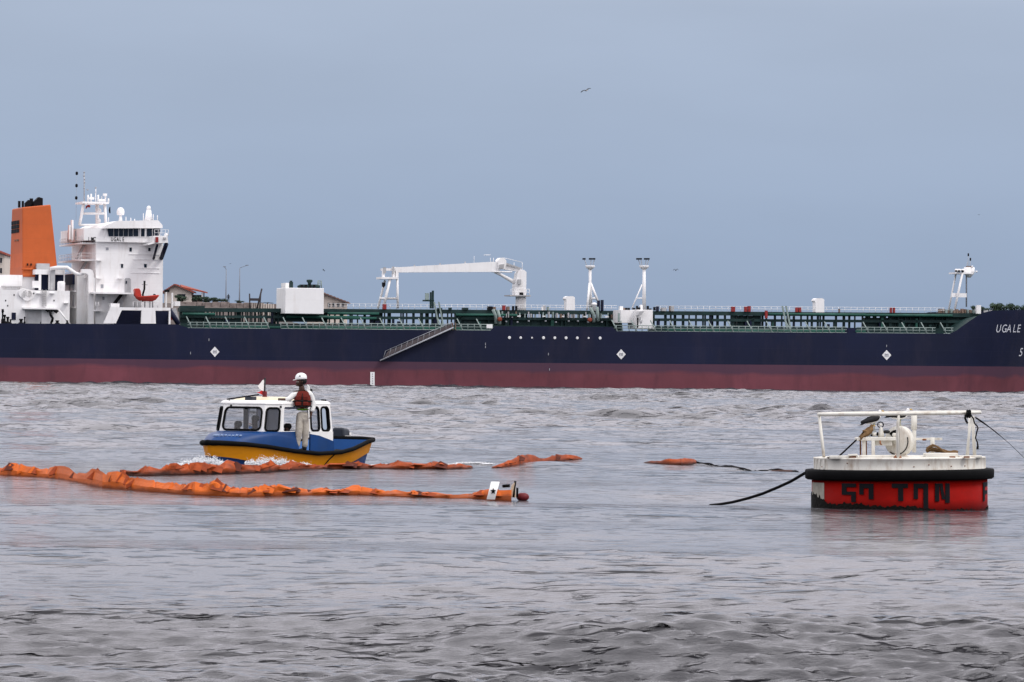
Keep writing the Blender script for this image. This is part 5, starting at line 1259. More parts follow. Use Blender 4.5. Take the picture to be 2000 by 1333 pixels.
bevel(obj('vest_collar', MB().hexa([(.07, -.02, 1.36), (.17, -.02, 1.33), (.17, .1, 1.33), (.07, .1, 1.38), (.10, -.02, 1.52), (.155, -.02, 1.47), (.155, .08, 1.47), (.10, .08, 1.53)]), PM['shirt'], man), .02)
bevel(obj('vest_light', MB().box(.165, .215, .02, .09, 1.24, 1.42), PM['strap'], man), .015)
obj('vest_zip', MB().box(-.012, .008, -.195, -.18, 1.0, 1.32), PM['strap'], man)
for (x, y) in ((.05, .03), (-.135, -.055)):
    bt = MB(); bt.tube([(x, y + .03, .0), (x, y + .03, .13)], [.052, .058], 10); o_ = obj('boot', bt, PM['boots'], man)
    bevel(obj('boot_toe', MB().hexa([(x + .03, y + .07, .0), (x - .03, y + .075, .0), (x - .15, y - .055, .0), (x - .08, y - .10, .0), (x + .03, y + .07, .08), (x - .03, y + .075, .08), (x - .13, y - .045, .05), (x - .08, y - .08, .05)]), PM['boots'], o_), .02)
def seated(label, x, y, zs, dark, head_m, look):
    t = thing('person', label, 'person', boatM @ Vector((x, y, zs)), (0, 0, B_ROT))
    skin('body', [[(0, 0, .45, .13), (0, 0, .3, .11), (0, 0, .55, .06), (.015, 0, .63, .085), (.02, 0, .70, .095), (.01, 0, .76, .06)], [(.02, 0, .70, .095), (.085, look, .655, .03)],
                  [(0, 0, .3, .11), (0, 0, .05, .13), (.4, .1, .08, .08), (.42, .1, -.3, .06)], [(0, 0, .05, .13), (.4, -.1, .08, .08), (.42, -.1, -.3, .06)]], PM['skin'], t, 1)
    skin('jacket', [[(0, 0, .02, (.19, .14)), (0, 0, .25, (.19, .14)), (0, 0, .43, (.15, .12)), (0, 0, .52, .08)], [(0, 0, .43, (.15, .12)), (0, .2, .42, .085), (.08, .25, .18, .07), (.3, .16, .14, .055)], [(0, 0, .43, (.15, .12)), (0, -.2, .42, .085), (.08, -.25, .18, .07), (.3, -.16, .14, .055)]], dark, t, 1)
    obj('hair', MB().ball((-.01, 0, .725), .104, 12, 1, .95, .85), head_m, t)
    for s_ in (-1, 1): obj('hand', MB().ball((.36, .15 * s_, .13), .045, 8, 1.3, .8, .7), PM['skin'], t)
    return t
seated('boat driver with bare head behind the right half of the windscreen', .86, -.08, .36, PM['dark'], PM['hair'], .0)
seated('shorter passenger with dark cap low behind the left half of the windscreen', .86, -.60, .22, PM['dark'], PM['hair'], .02)
seated('crew member in black seated in the open doorway beside the standing man', .42, .55, .18, PM['dark'], PM['hair'], .03)

# ---------------------------------------------------------------- oil booms
def boom(name, label, pts, m, depth, seed, step=3.0, sec=50, group='orange oil booms on the water', flap=0.5, rough=1.0):
    rnd = random.Random(seed); xs = [p[0] for p in pts]; yb = [p[1] for p in pts]; yt = [p[2] for p in pts]
    g0 = WS(xs[0], yb[0]); t = thing(name, label, 'oil boom', (g0.x, g0.y, 0), group=group)
    def knots(lo, hi, a, b):
        ks = [(xs[0] - 5, rnd.uniform(a, b))]
        while ks[-1][0] < xs[-1] + 5: ks.append((ks[-1][0] + rnd.uniform(lo, hi), rnd.uniform(a, b)))
        return [k[0] for k in ks], [k[1] for k in ks]
    kH, kL, kB, kC = knots(7, 26, -1, 1), knots(6, 22, -1, 1), knots(8, 30, -1, 1), knots(40, 90, -1, 1)
    px = xs[0]; start = px; rows = []; sec_end = px + sec * rnd.uniform(.8, 1.2)
    def emit(rows, jag):
        mb = MB(); vs = []; n = 8
        for (P, H, D, lean, kx) in rows:
            prof = [(-D, -.10), (-D * 1.08, .10 * H), (-D * (.95 + .25 * kx), .42 * H), (-D * (.42 + .35 * kx) + lean, .80 * H), (lean, H), (D * .35 + lean, .82 * H), (D, .35 * H), (D, -.10)]
            for d, h in prof: vs.append((P.x - g0.x, P.y - g0.y + d, P.z + h))
        mb.add(vs, [(i * n + k, i * n + k + 1, (i + 1) * n + k + 1, (i + 1) * n + k) for i in range(len(rows) - 1) for k in range(n - 1)] + [tuple(range(n)), tuple((len(rows) - 1) * n + k for k in range(n - 1, -1, -1))], False)
        o = obj('boom_section', mb, m, t)
        for q, (P, H, D, lean, kx) in enumerate(rows[1:-1]):     # loose fabric folded over and standing up along the crest
            if rnd.random() < flap * .34:
                l = rnd.uniform(.06, .17); hh = H * rnd.uniform(.98, 1.22); x0, y0 = P.x - g0.x, P.y - g0.y + lean; s1 = rnd.choice((-1, 1, 1))
                a = [(x0 - l * .9, y0 - D * .9, P.z + H * .45), (x0 + l * .9 * s1, y0 - D * rnd.uniform(.9, 1.3), P.z + H * rnd.uniform(.12, .5)), (x0 + l * 1.1, y0 - D * .2, P.z + H * .72), (x0 + rnd.uniform(-.3, .5) * l, y0 + .0, P.z + hh)]
                b_ = [(x, y + .035, z - .01) for x, y, z in a]
                f_ = MB().add(a + b_, [(0, 1, 2, 3), (7, 6, 5, 4), (0, 4, 5, 1), (1, 5, 6, 2), (2, 6, 7, 3), (3, 7, 4, 0)])
                obj('fabric_fold', f_, rnd.choice((CM['fold'], CM['fold_m'], CM['fold_m'], m)), o)
        return o
    while px < xs[-1] + .01:
        b, tp = float(np.interp(px, xs, yb)), float(np.interp(px, xs, yt))
        P = W(px, b); P.z = hz(P.x, P.y); sc = FPX / P.y; H0 = max(.03, (b - tp) / sc)
        f = float(np.interp(px, *kH)); ln_ = float(np.interp(px, *kL)); be = float(np.interp(px, *kB)); cc = float(np.interp(px, *kC))
        edge = max(.86, min(1, (px - start) / 4 + .88, (sec_end - px) / 4 + .88))
        H = H0 * (0.95 + .24 * rough * f) * edge
        rows.append((P, H, depth * (.9 + .15 * cc), depth * .95 * ln_ * rough, .9 * be))
        if px >= sec_end and px < xs[-1] - 12:
            emit(rows, 0); rows = [rows[-1]]; start = px; sec_end = px + sec * rnd.uniform(.7, 1.25)
        px += step
    if len(rows) > 2: emit(rows, 0)
    return t, g0
nb, nb0 = boom('oil_boom', 'nearer bright orange oil boom with white band and square end plate', [(-60, 925, 905), (0, 929, 911), (17, 930, 908), (60, 932, 912), (110, 936, 913), (170, 946, 921), (200, 951, 917), (235, 953, 918), (262, 955, 930), (290, 957, 938), (330, 959, 935), (380, 962, 938), (430, 963, 936), (470, 964, 945), (510, 964, 938), (560, 963, 946), (600, 963, 950), (650, 963, 950), (700, 963, 943), (730, 964, 951), (800, 966, 955), (880, 968, 958), (915, 968, 961), (945, 969, 952), (960, 970, 945), (1000, 971.5, 946)], CM['boom_o'], .16, 5, flap=.35)
fb, fb0 = boom('oil_boom', 'darker wet oil boom lying close under the work boat', [(236, 927, 914), (262, 929, 913), (300, 928.5, 911), (350, 927.5, 905), (400, 926.5, 902), (450, 925.5, 900), (480, 924.5, 903), (520, 923, 905), (560, 920, 903), (600, 918, 906), (660, 917.5, 905), (700, 917.5, 904), (740, 917.5, 907), (790, 918, 905), (833, 918, 901), (870, 918.5, 908), (900, 918, 907), (923, 917, 914)], CM['boom_d'], .17, 9, flap=.5, rough=1.5)
boom('oil_boom', 'loose orange boom end lifted on a wave right of the boat', [(960, 917.5, 915), (985, 917, 908), (1010, 916, 901), (1045, 912, 892), (1075, 906, 889), (1105, 902, 890), (1125, 901.5, 894), (1137, 901, 899)], CM['boom_d'], .2, 14, sec=60, flap=.15, rough=.5)
boom('oil_boom', 'short orange boom piece showing alone in the middle of the right water', [(1258, 906, 904.5), (1285, 907.5, 901), (1305, 908.5, 896), (1330, 909, 894.5), (1350, 908, 896), (1362, 907, 904)], CM['boom_d'], .2, 15, sec=130, flap=.1, rough=.4)
boom('oil_boom', 'thin sunken boom end nearly under water beside the mooring buoy', [(1506, 914, 912), (1525, 914, 910.5), (1545, 914.5, 911), (1562, 915.5, 914)], CM['boom_d'], .15, 16, sec=130, flap=0, rough=.4)
# end fittings of the near boom
def nbl(px, py, dy=0.0):
    p = WS(px, 971); q = AT(px, py, p.y + dy); return (q.x - nb0.x, q.y - nb0.y, q.z)
mb = MB(); a = nbl(960, 970); 
for k in range(1):
    prof = [(-.19, -.05), (-.215, .03), (-.215, .12), (-.14, .22), (-.02, .265)]
    vs = [(a[0] - .075 + j * .075 + h * .25, a[1] + d, a[2] + h) for j in range(3) for d, h in prof]
    mb.add(vs, [(j * 5 + i, j * 5 + i + 1, (j + 1) * 5 + i + 1, (j + 1) * 5 + i) for j in range(2) for i in range(4)], True)
bd = obj('reflective_band', mb, CM['white'], nb)
st = MB(); c = (a[0] + .03, a[1] - .228, a[2] + .10)
pts = []
for k in range(10):
    an = math.pi / 2 + k * math.pi / 5; r = .062 if k % 2 == 0 else .026; pts.append((c[0] + r * math.cos(an) * .9, c[2] + r * math.sin(an)))
obj('band_star', st.prism(pts, c[1] - .004, c[1] + .004), CM['rubber'], bd)
p0, p1, p2, p3 = nbl(994, 972, -.1), nbl(1008, 972, -.1), nbl(1006, 942, -.1), nbl(996, 949, -.1)
obj('end_plate', MB().prism([(p0[0], p0[2]), (p1[0], p1[2]), (p2[0], p2[2]), (p3[0] + .03, p3[2])], p0[1] - .03, p0[1] + .3), CM['ply'], nb)
for a_, b_ in (((1003, 972), (1006.5, 940)), ((1010, 971), (1010.5, 953))): obj('end_post', MB().tube([nbl(*a_, -.16), nbl(*b_, -.16)], .022, 6), CM['rubber'], nb)
obj('end_toggle', MB().tube([nbl(982, 950, .05), nbl(995, 949, .05)], .03, 6), CM['rubber'], nb)
a = nbl(1021, 971); obj('end_float', MB().ball((a[0], a[1], a[2]), .095, 14, 1.25, 1, .85), CM['maroon'], nb)
# dark slack hose between the right boom pieces
q = [WS(*c_) for c_ in ((1352, 907), (1375, 908), (1400, 910), (1430, 911), (1460, 913.5), (1480, 914.5), (1505, 913), (1540, 914), (1562, 916))]
g = q[0]; ln = thing('tow_line', 'dark slack line floating between the right boom pieces', 'rope', g)
pts = []
for i in range(len(q) - 1):
    for k in range(5): 
        p = q[i].lerp(q[i + 1], k / 5); pts.append((p.x - g.x, p.y - g.y, hz(p.x, p.y) - g.z + .012 + .02 * math.sin(i * 5 + k * 1.3)))
obj('line', MB().tube(pts, .024, 6), CM['rubber'], ln)
# ================================================================ MOORING BUOY
BS = 117.7
by_p = W(1757, 1001)
BC = Vector((by_p.x * (by_p.y + 1.5) / by_p.y, by_p.y + 1.5, 0))
TILT = -0.0165
buoy = thing('mooring_buoy', 'round red mooring buoy lettered 50 TON with black fender and white railed deck', 'mooring buoy', BC, (0, TILT, 0))
def bx(px): return (px - 1757) / BS
def bzz(py, px=1757): return (1001 - (py + (px - 1757) * 0.0052)) / BS
RB = 1.475
hb = MB(); hb.lathe([(RB - .01, -.7), (RB, .0), (RB, .53)], (0, 0, 0), 72); obj('hull', hb, CM['buoy_red'], buoy)
def arc(name, m, ang, z0f, z1f, r, n=60, thick=.012):
    mb = MB(); vs = []
    for i in range(n + 1):
        a = ang[0] + (ang[1] - ang[0]) * i / n
        for rr in (r, r - thick):
            vs += [(rr * math.sin(a), -rr * math.cos(a), z0f(a)), (rr * math.sin(a), -rr * math.cos(a), z1f(a))]
    fs = []
    for i in range(n):
        p = 4 * i; q = p + 4
        fs += [(p, q, q + 1, p + 1), (p + 2, p + 3, q + 3, q + 2), (p + 1, q + 1, q + 3, p + 3)]
    mb.add(vs, fs, False); return obj(name, mb, m, buoy)
rnd = random.Random(8)
ph = [rnd.uniform(0, 6) for _ in range(6)]
def gtop(a):
    base = .15 - .035 * a if -1.57 < a < 1.57 else .12
    base = np.interp(a, [-3.2, -1.5, -1.25, -.95, -.5, 0, .5, 1.0, 1.6, 3.2], [.2, .27, .24, .13, .13, .09, .03, .01, .04, .2])
    return float(base) + .014 * math.sin(9 * a + ph[0]) + .010 * math.sin(31 * a + ph[1]) + .012 * math.sin(83 * a + ph[2]) + .010 * math.sin(141 * a + ph[4]) + (.05 * max(0, math.sin(60 * a + ph[3])) ** 3 if a < -1.05 else 0)
arc('waterline_growth', CM['algae'], (-math.pi, math.pi), lambda a: -.5, gtop, RB + .012, 360, .02)
arc('faded_patch', CM['patch'], (math.asin(bx(1584) / RB), math.asin(bx(1603) / RB)), lambda a: .12 + .05 * abs(math.sin(40 * a)), lambda a: .475, RB + .006, 24, .01)
# stencilled letters, bottoms worn away, laid round the drum
def glyph(rects, nm='stencil_letter'):
    mb = MB(); r = RB + .016
    def pt(px, py, rr):
        a = math.asin(max(-.999, min(.999, bx(px) / RB))); return (rr * math.sin(a), -rr * math.cos(a), bzz(py, px))
    for q in rects:
        if not isinstance(q[0], tuple): x0, y0, x1, y1 = q; q = ((x0, y1), (x1, y1), (x1, y0), (x0, y0))
        n = 6; vs = []; 
        for i in range(n + 1):
            f = i / n
            b_ = (q[0][0] + (q[1][0] - q[0][0]) * f, q[0][1] + (q[1][1] - q[0][1]) * f); t_ = (q[3][0] + (q[2][0] - q[3][0]) * f, q[3][1] + (q[2][1] - q[3][1]) * f)
            vs += [pt(*b_, r), pt(*t_, r), pt(*b_, r - .008), pt(*t_, r - .008)]
        fs = []
        for i in range(n):
            p = 4 * i; k = p + 4; fs += [(p, k, k + 1, p + 1), (p + 1, k + 1, k + 3, p + 3), (p, p + 2, k + 2, k)]
        fs += [(0, 1, 3, 2), (4 * n, 4 * n + 2, 4 * n + 3, 4 * n + 1)]
        mb.add(vs, fs)
    return obj(nm, mb, M['black'], buoy)
glyph([(1635, 945.5, 1661, 953), (1635, 953.02, 1643.5, 968), (1643.52, 961.5, 1660.5, 968), (1652, 968.02, 1660.5, 982)])
glyph([(1667, 945.5, 1693.5, 954.5), (1667, 954.52, 1675, 967), (1684.5, 954.52, 1693.5, 976)])
glyph([(1728, 945, 1759, 953.5), (1740, 953.52, 1750, 979)])
glyph([(1770, 945, 1798.5, 954), (1770, 954.02, 1778.5, 975), (1789, 954.02, 1798.5, 994)])
glyph([(1812, 945, 1820.5, 980), (1832.5, 945, 1841.5, 983), ((1826, 976), (1832.45, 976), (1827, 945), (1820.55, 945))])
glyph([(1914, 945, 1918, 982), (1918.05, 945, 1925.5, 953), (1918.05, 961, 1924.5, 968)])
# fender and deck
fd = MB(); fd.lathe([(RB - .02, .515), (1.55, .52), (1.585, .545), (1.59, .66), (1.575, .69), (1.50, .695), (RB - .03, .695)], (0, 0, 0), 72); obj('rubber_fender', fd, CM['rubber'], buoy)
ck = MB(); ck.lathe([(1.452, .68), (1.44, .70), (1.435, .86), (1.45, .875), (1.44, .89), (1.37, .895), (0.02, .90)], (0, 0, 0), 64); obj('deck', ck, CM['buoy_white'], buoy)
rnd = random.Random(31)
for k in range(26):     # bracket plates round the deck edge
    a = -1.5 + k * .12; 
    o = obj('edge_plate', MB().box(-.035, .035, -.012, .0, .70, .86), CM['buoy_white'], buoy, (1.437 * math.sin(a), -1.437 * math.cos(a), 0), (0, 0, a)) if k in (0, 1, 2, 3, 25) else None
for px in (1593, 1772, 1803, 1640, 1880, 1850): 
    a = math.asin(bx(px) / 1.5); obj('rust_spot', MB().ball((1.44 * math.sin(a), -1.44 * math.cos(a), .74 + .1 * rnd.random()), .012, 6), CM['rustm'], buoy)
# raised coaming pieces on deck
for x0, x1, y0, y1, y in ((1612, 1650, 891.5, 898, -1.0), (1672, 1748, 891, 899, -.9), (1800, 1866, 888, 897, -.7), (1868, 1912, 893, 898, -.8)):
    bevel(obj('deck_coaming', MB().box(bx(x0), bx(x1), y, y + .3, bzz(y1), bzz(y0)), CM['buoy_white'], buoy), .012)
def post(name, a, b, r, y, m='buoy_white', y2=None, n=8):
    return obj(name, MB().tube([(bx(a[0]), y, bzz(a[1], a[0])), (bx(b[0]), y if y2 is None else y2, bzz(b[1], b[0]))], r, n), CM[m], buoy)
# top rail (a ring seen edge-on) and its stanchions
rg = MB(); zr = bzz(810)
rg.tube([(1.355 * math.cos(a), 1.355 * math.sin(a), zr - .012 * math.cos(a - 2.9)) for a in np.linspace(0, 2 * math.pi, 49)], .030, 8); obj('top_rail', rg, CM['buoy_white'], buoy)
post('stanchion', (1605, 896), (1597.5, 812), .026, -.35, y2=-.1); 
sf = obj('stanchion', MB().tube([(bx(1741.5), -1.34, bzz(899)), (bx(1741), -1.345, bzz(850)), (bx(1741.5), -1.35, bzz(828)), (bx(1743.5), -1.352, bzz(812))], [.030, .028, .026, .022], 8), CM['buoy_white'], buoy)
post('stanchion', (1799, 890), (1799.5, 815), .036, 1.25); post('stanchion_sleeve', (1799, 844), (1799.3, 815), .052, 1.25)
post('stanchion', (1885.5, 895), (1894.5, 815), .022, -.45); post('stanchion', (1904, 893), (1900.5, 815), .030, -.2); post('stanchion', (1894.5, 893), (1897.5, 815), .018, .1)
obj('stanchion_foot', MB().lathe([(.07, 0), (.065, .03), (.03, .06), (.03, .09)], (bx(1741), -1.30, .885), 10), CM['rustm'], buoy)
post('stanchion_dark_line', (1744.5, 893), (1744, 838), .010, -1.30, 'rubber')  # thin black tube beside the front stanchion
# winch wheel turned partly towards the shore
wh = MB(); wh.lathe([(.03, -.085), (.20, -.085), (.215, -.075), (.25, -.072), (.25, .072), (.215, .075), (.2, .06), (.03, .06)], (0, 0, 0), 36, axis='y')
wp = Vector((bx(1755), -.25, bzz(864.5)))
whl = obj('winch_wheel', wh, CM['buoy_white'], buoy, wp, (0, 0, math.radians(-38)))
obj('wheel_hub', MB().lathe([(.05, -.13), (.05, -.08), (.02, -.08)], (0, 0, 0), 16, axis='y'), CM['buoy_white'], whl)
for a0 in (110, ):
    mb = MB(); pts = [(r * math.cos(math.radians(a)), r * math.sin(math.radians(a))) for r, a in [(.09, 80), (.09, 110), (.09, 140), (.19, 140), (.19, 125), (.19, 110), (.19, 95), (.19, 80)]]
    mb.prism(pts, -.092, -.086); obj('wheel_opening', mb, CM['rubber'], whl)
obj('wheel_knob', MB().ball((-.03, -.10, .10), .045, 10), CM['buoy_white'], whl)
mb = MB(); mb.tube([(.225 * math.cos(a), -.088, .225 * math.sin(a)) for a in np.linspace(-2.2, .3, 18)], .009, 5); obj('wheel_cable', mb, CM['rubber'], whl)
obj('winch_stand', MB().hexa([(bx(1742), -.38, .89), (bx(1772), -.38, .89), (bx(1772), -.1, .89), (bx(1742), -.1, .89), (bx(1748), -.32, .98), (bx(1764), -.32, .98), (bx(1764), -.16, .98), (bx(1748), -.16, .98)]), CM['buoy_white'], buoy)
# work table left of the wheel
tb = bevel(obj('work_table', MB().box(bx(1668), bx(1747), -.55, -.1, bzz(863), bzz(856.5)), CM['buoy_white'], buoy), .008)
for px, m, w_, y in ((1683, 'buoy_white', .03, -.5), (1687, 'rustm', .02, -.42), (1700.5, 'buoy_white', .027, -.56), (1679, 'rustm', .012, -.15)):
    obj('table_leg', MB().box(bx(px) - w_, bx(px) + w_, y, y + .05, .89, bzz(862.9)), CM[m], tb)
obj('table_drawer', MB().box(bx(1703), bx(1739), -.45, -.15, bzz(873), bzz(863.1)), CM['buoy_white'], tb)
obj('table_hook', MB().tube([(bx(1714), -.57, bzz(863)), (bx(1714), -.58, bzz(869)), (bx(1717), -.58, bzz(871))], .014, 6), CM['rustm'], tb)
# right hand bench frame
bn = obj('bench_rail', MB().box(bx(1778), bx(1846), .35, .5, bzz(864), bzz(859.5)), CM['buoy_white'], buoy)
post('bench_post', (1826, 891), (1826, 858), .036, .3)
obj('rail_shackle', MB().ball((bx(1810), .3, bzz(863)), .03, 8, 1.3, 1, .7), CM['rustm'], buoy)
# deck gear
def cleat(px, py, s_, y=-.95):
    o = obj('deck_cleat', MB().tube([(-.07 * s_, 0, 0), (-.055 * s_, 0, .045 * s_), (.055 * s_, 0, .05 * s_), (.075 * s_, 0, .0)], .016 * s_, 6), CM['buoy_white'], buoy, (bx(px), y, bzz(py, px)))
    obj('cleat_inside', MB().box(-.045 * s_, .05 * s_, .01, .05, 0, .035 * s_), CM['rustm'], o)
cleat(1656, 897.5, 1.25, -1.02); cleat(1612, 898, .6, -.8); cleat(1870, 899, .7, -1.0)
for px in (1850, 1878): obj('deck_bracket', MB().box(bx(px) - .045, bx(px) + .045, -1.15, -1.05, .89, .915), CM['rustm'], buoy)
obj('valve_head', MB().lathe([(.052, 0), (.048, .06), (.03, .13), (.026, .17), (.012, .17)], (bx(1718), -.33, bzz(856.5)), 12), CM['buoy_white'], buoy)
obj('hand_wheel', MB().tube([(bx(1717) + .05 * math.cos(a), -.34, bzz(832) + .045 * math.sin(a)) for a in np.linspace(0, 2 * math.pi, 17)], .011, 6), CM['steel'], buoy)
obj('hand_wheel_boss', MB().ball((bx(1717), -.34, bzz(832)), .026, 8), CM['buoy_white'], buoy)
obj('valve_body', MB().ball((bx(1729), -.3, bzz(846)), .045, 10, 1.4, 1, .8), CM['steel'], buoy)
obj('valve_body', MB().ball((bx(1704), -.36, bzz(851)), .05, 10, 1.2, 1, .8), CM['buoy_white'], buoy)
obj('valve_bolt', MB().ball((bx(1698.5), -.4, bzz(853)), .02, 8), CM['rubber'], buoy)
obj('valve_bolt', MB().ball((bx(1710.5), -.4, bzz(850)), .026, 8, .6, 1, 1.6), CM['rubber'], buoy)
# things lying on or tied to the buoy
BM = Matrix.Translation(BC) @ Matrix.Rotation(TILT, 4, 'Y')
def onb(px, py, y): return BM @ Vector((bx(px), y, bzz(py, px)))
rp = thing('rope_heap', 'heap of brown rope on the buoy deck behind the right bench post', 'rope', onb(1842, 891, .1))
rnd = random.Random(2)
for k in range(9):
    pts = []; h = .13 - .012 * k
    for j in range(12):
        t = j / 11; x = -.26 + .52 * t + rnd.uniform(-.01, .01); prof = math.exp(-((t - .22) / .26) ** 2)
        pts.append((x, -.08 + .02 * k + rnd.uniform(-.01, .01), .01 + max(0, h * prof * (1 - .07 * k)) + .02 * abs(math.sin(j * .9 + k)) + .012 * (k % 3)))
    obj('rope_strand', MB().tube(pts, .016, 6), CM['rope'], rp)
g0 = onb(1650, 875, -.7)
bar = thing('steel_bar', 'thin black bar leaning from the buoy deck up to the white table', 'bar', onb(1632, 893, -.75))
q0, q1 = onb(1632, 893, -.75), onb(1669, 861, -.5); obj('rod', MB().tube([(0, 0, 0), q1 - q0], .015, 6), CM['rubber'], bar)
# lashing on the rail with the line running off to the right
ls = thing('rail_lashing', 'black rope lashing knotted round the right end of the rail', 'rope', onb(1883, 810, -1.0))
o_ = onb(1883, 810, -1.0)
def rel(px, py, y): return onb(px, py, y) - o_
for k in range(5):
    c = rel(1881 + k * 1.6, 810, -.98); obj('rope_turn', MB().tube([c + Vector((.02 * math.sin(k), .055 * math.cos(a), .055 * math.sin(a))) for a in np.linspace(0, 2 * math.pi, 13)], .017, 6), CM['rubber'], ls)
obj('rope_tail', MB().tube([rel(1877, 812, -1.02), rel(1876, 818, -1.04), rel(1878, 824, -1.04), rel(1881, 829, -1.04)], .018, 6), CM['rubber'], ls)
obj('rope_loop', MB().tube([rel(1884, 813, -1.03), rel(1886.5, 816, -1.04), rel(1884.5, 817, -1.04), rel(1882.5, 815, -1.03)], .014, 6), CM['rubber'], ls)
hs_ = thing('hanging_hose', 'thin black hose hanging down the right rail posts', 'hose', onb(1893, 815, -.6)); o_ = onb(1893, 815, -.6)
obj('hose', MB().tube([rel(*c) for c in ((1892, 812, -.6), (1897, 820, -.62), (1899, 829, -.62), (1904, 834, -.62), (1906, 838, -.62), (1903, 848, -.62), (1901, 858, -.62), (1904.5, 866, -.62), (1905.5, 874, -.62), (1904.5, 880, -.62))], [.012] * 8 + [.016, .022], 6), CM['rubber'], hs_)
tl = thing('mooring_line', 'thin dark line running from the rail end down past the right edge', 'rope', onb(1903, 818, -.5)); o_ = onb(1903, 818, -.5)
tp = []
for i in range(13):
    t = i / 12; px = 1903 + 140 * t; py = 818 + 78 * t + 26 * t * t; tp.append(rel(px, py, -.5 + 2.0 * t))
obj('line', MB().tube(tp, [.013, .015, .012, .008, .010, .006] + [.004] * 7, 6), CM['rubber'], tl)
ml = thing('mooring_hose', 'black hose arcing from the buoy fender down into the water at left', 'hose', onb(1572, 925, -.9)); o_ = onb(1572, 925, -.9)
e = WS(1391, 986.5); tp = []
a_ = onb(1572, 925, -.8); c_ = Vector((0, 0, 0))
ctrl = [(1572, 924.5), (1545, 940.5), (1520, 952), (1490, 964.5), (1460, 974), (1430, 981.5), (1405, 985.5), (1388, 987)]
for i, (px, py) in enumerate(ctrl):
    t = i / 7; tp.append(AT(px, py, a_.y + (e.y - a_.y) * t) - o_)
tp.append(tp[-1] + Vector((-.12, 0, -.12)))
obj('hose', MB().tube(tp, .025, 8), CM['rubber'], ml)

# ================================================================ BIRDS
BDM = dict(white=mat('white plumage', (0.84, 0.83, 0.81), 0.85, 0.06, 12), black=mat('black back plumage', (0.016, 0.016, 0.018), 0.85, 0.25, 14),
           brown=mat('mottled brown plumage', (0.17, 0.10, 0.045), 0.9, 0.45, 18), bill=mat('yellow bill', (0.60, 0.36, 0.04), 0.5, 0.1, 10), leg=mat('greenish legs', (0.35, 0.33, 0.16), 0.7, 0.1, 10),
           dark=mat('dark flying plumage', (0.06, 0.065, 0.075), 0.85, 0.2, 10))
def gull(label, at, heading, s_, body='white', back='black', pose=0.0, head_drop=0.0, group=None, legs=.13):
    """standing gull: x forward, feet at the origin"""
    t = thing('gull', label, 'gull', at, (0, 0, heading), group); t.scale = (s_, s_, s_)
    c, sn = math.cos(pose), math.sin(pose); L0 = legs
    def P(x, z): return (x * c - z * sn, x * sn + z * c + L0 + .075)
    sp = [(-.20, -.005, .022), (-.12, .0, .052), (-.02, .0, .078), (.08, .015, .075), (.14, .05, .05)]
    ch = [(P(x, z)[0], 0, P(x, z)[1], r) for x, z, r in sp]
    nx, nz = P(.17, .10); ch += [(nx, 0, nz - head_drop * .5, .036), (nx + .015, 0, nz + .045 - head_drop, .042), (nx + .03, 0, nz + .06 - head_drop, .030)]
    skin('body', [ch], BDM[body], t, 2)
    hx, hz2 = nx + .02, nz + .047 - head_drop
    obj('bill', MB().tube([(hx + .03, 0, hz2), (hx + .07, 0, hz2 - .004), (hx + .095, 0, hz2 - .018)], [.013, .011, .003], 6), BDM['bill'], t)
    for s2 in (-1, 1):
        w_ = MB(); n = 8
        prof = [(.12, .055, .0), (.09, .015, .03), (.02, -.005, .042), (-.08, .0, .036), (-.18, .005, .022), (-.30, -.005, .006)]
        vs = []
        for x, zo, hw in prof:
            up = P(x, .035 + hw * .9); dn = P(x, .01 - hw * .9 + zo * .1); md = P(x, .02)
            wy = .078 * max(.15, 1 - abs(x + .02) * 2.4) + .012
            vs += [(up[0], s2 * wy * .45, up[1] + .028), (md[0], s2 * (wy + .010), md[1] + .02), (dn[0], s2 * wy * .92, dn[1]), (md[0], s2 * (wy - .022), md[1])]
        w_.add(vs, [(i * 4 + k, i * 4 + (k + 1) % 4, (i + 1) * 4 + (k + 1) % 4, (i + 1) * 4 + k) for i in range(len(prof) - 1) for k in range(4)] + [(0, 1, 2, 3), tuple(len(vs) - 1 - k for k in range(4))], True)
        obj('wing', w_, BDM[back], t)
        obj('leg', MB().tube([(.01, s2 * .028, L0 + .03), (.0, s2 * .03, L0 * .5), (.01, s2 * .03, .012), (.045, s2 * .032, .004)], [.009, .006, .006, .004], 5), BDM['leg'], t)
        obj('eye', MB().ball((hx + .012, s2 * .037, hz2 + .008), .007, 6), BDM['dark'], t)
    a, b = P(-.19, .01), P(-.33, -.01)
    obj('tail', MB().hexa([(a[0], -.03, a[1] - .012), (a[0], .03, a[1] - .012), (b[0], .045, b[1] - .006), (b[0], -.045, b[1] - .006), (a[0], -.03, a[1] + .012), (a[0], .03, a[1] + .012), (b[0], .045, b[1] + .004), (b[0], -.045, b[1] + .004)]), BDM[back], t)
    obj('back_mantle', MB().ball((P(-.03, .055)[0], 0, P(-.03, .055)[1]), .06, 10, 2.2, .9, .55).rot(Matrix.Identity(3)), BDM[back], t)
    return t
GS = 0.80
gull('black backed gull with lowered tail perched left of the white winch wheel', onb(1704, 846, -.30), math.radians(25), GS, pose=.30, legs=.17)
gull('black backed gull standing on top of the white winch wheel', onb(1756, 835.5, -.25), math.radians(14), GS, pose=.05)
gull('mottled brown young gull hunched on the left end of the white table', onb(1692, 857, -.42), math.radians(40), GS * .95, body='brown', back='brown', pose=.55, head_drop=.07, legs=.035)
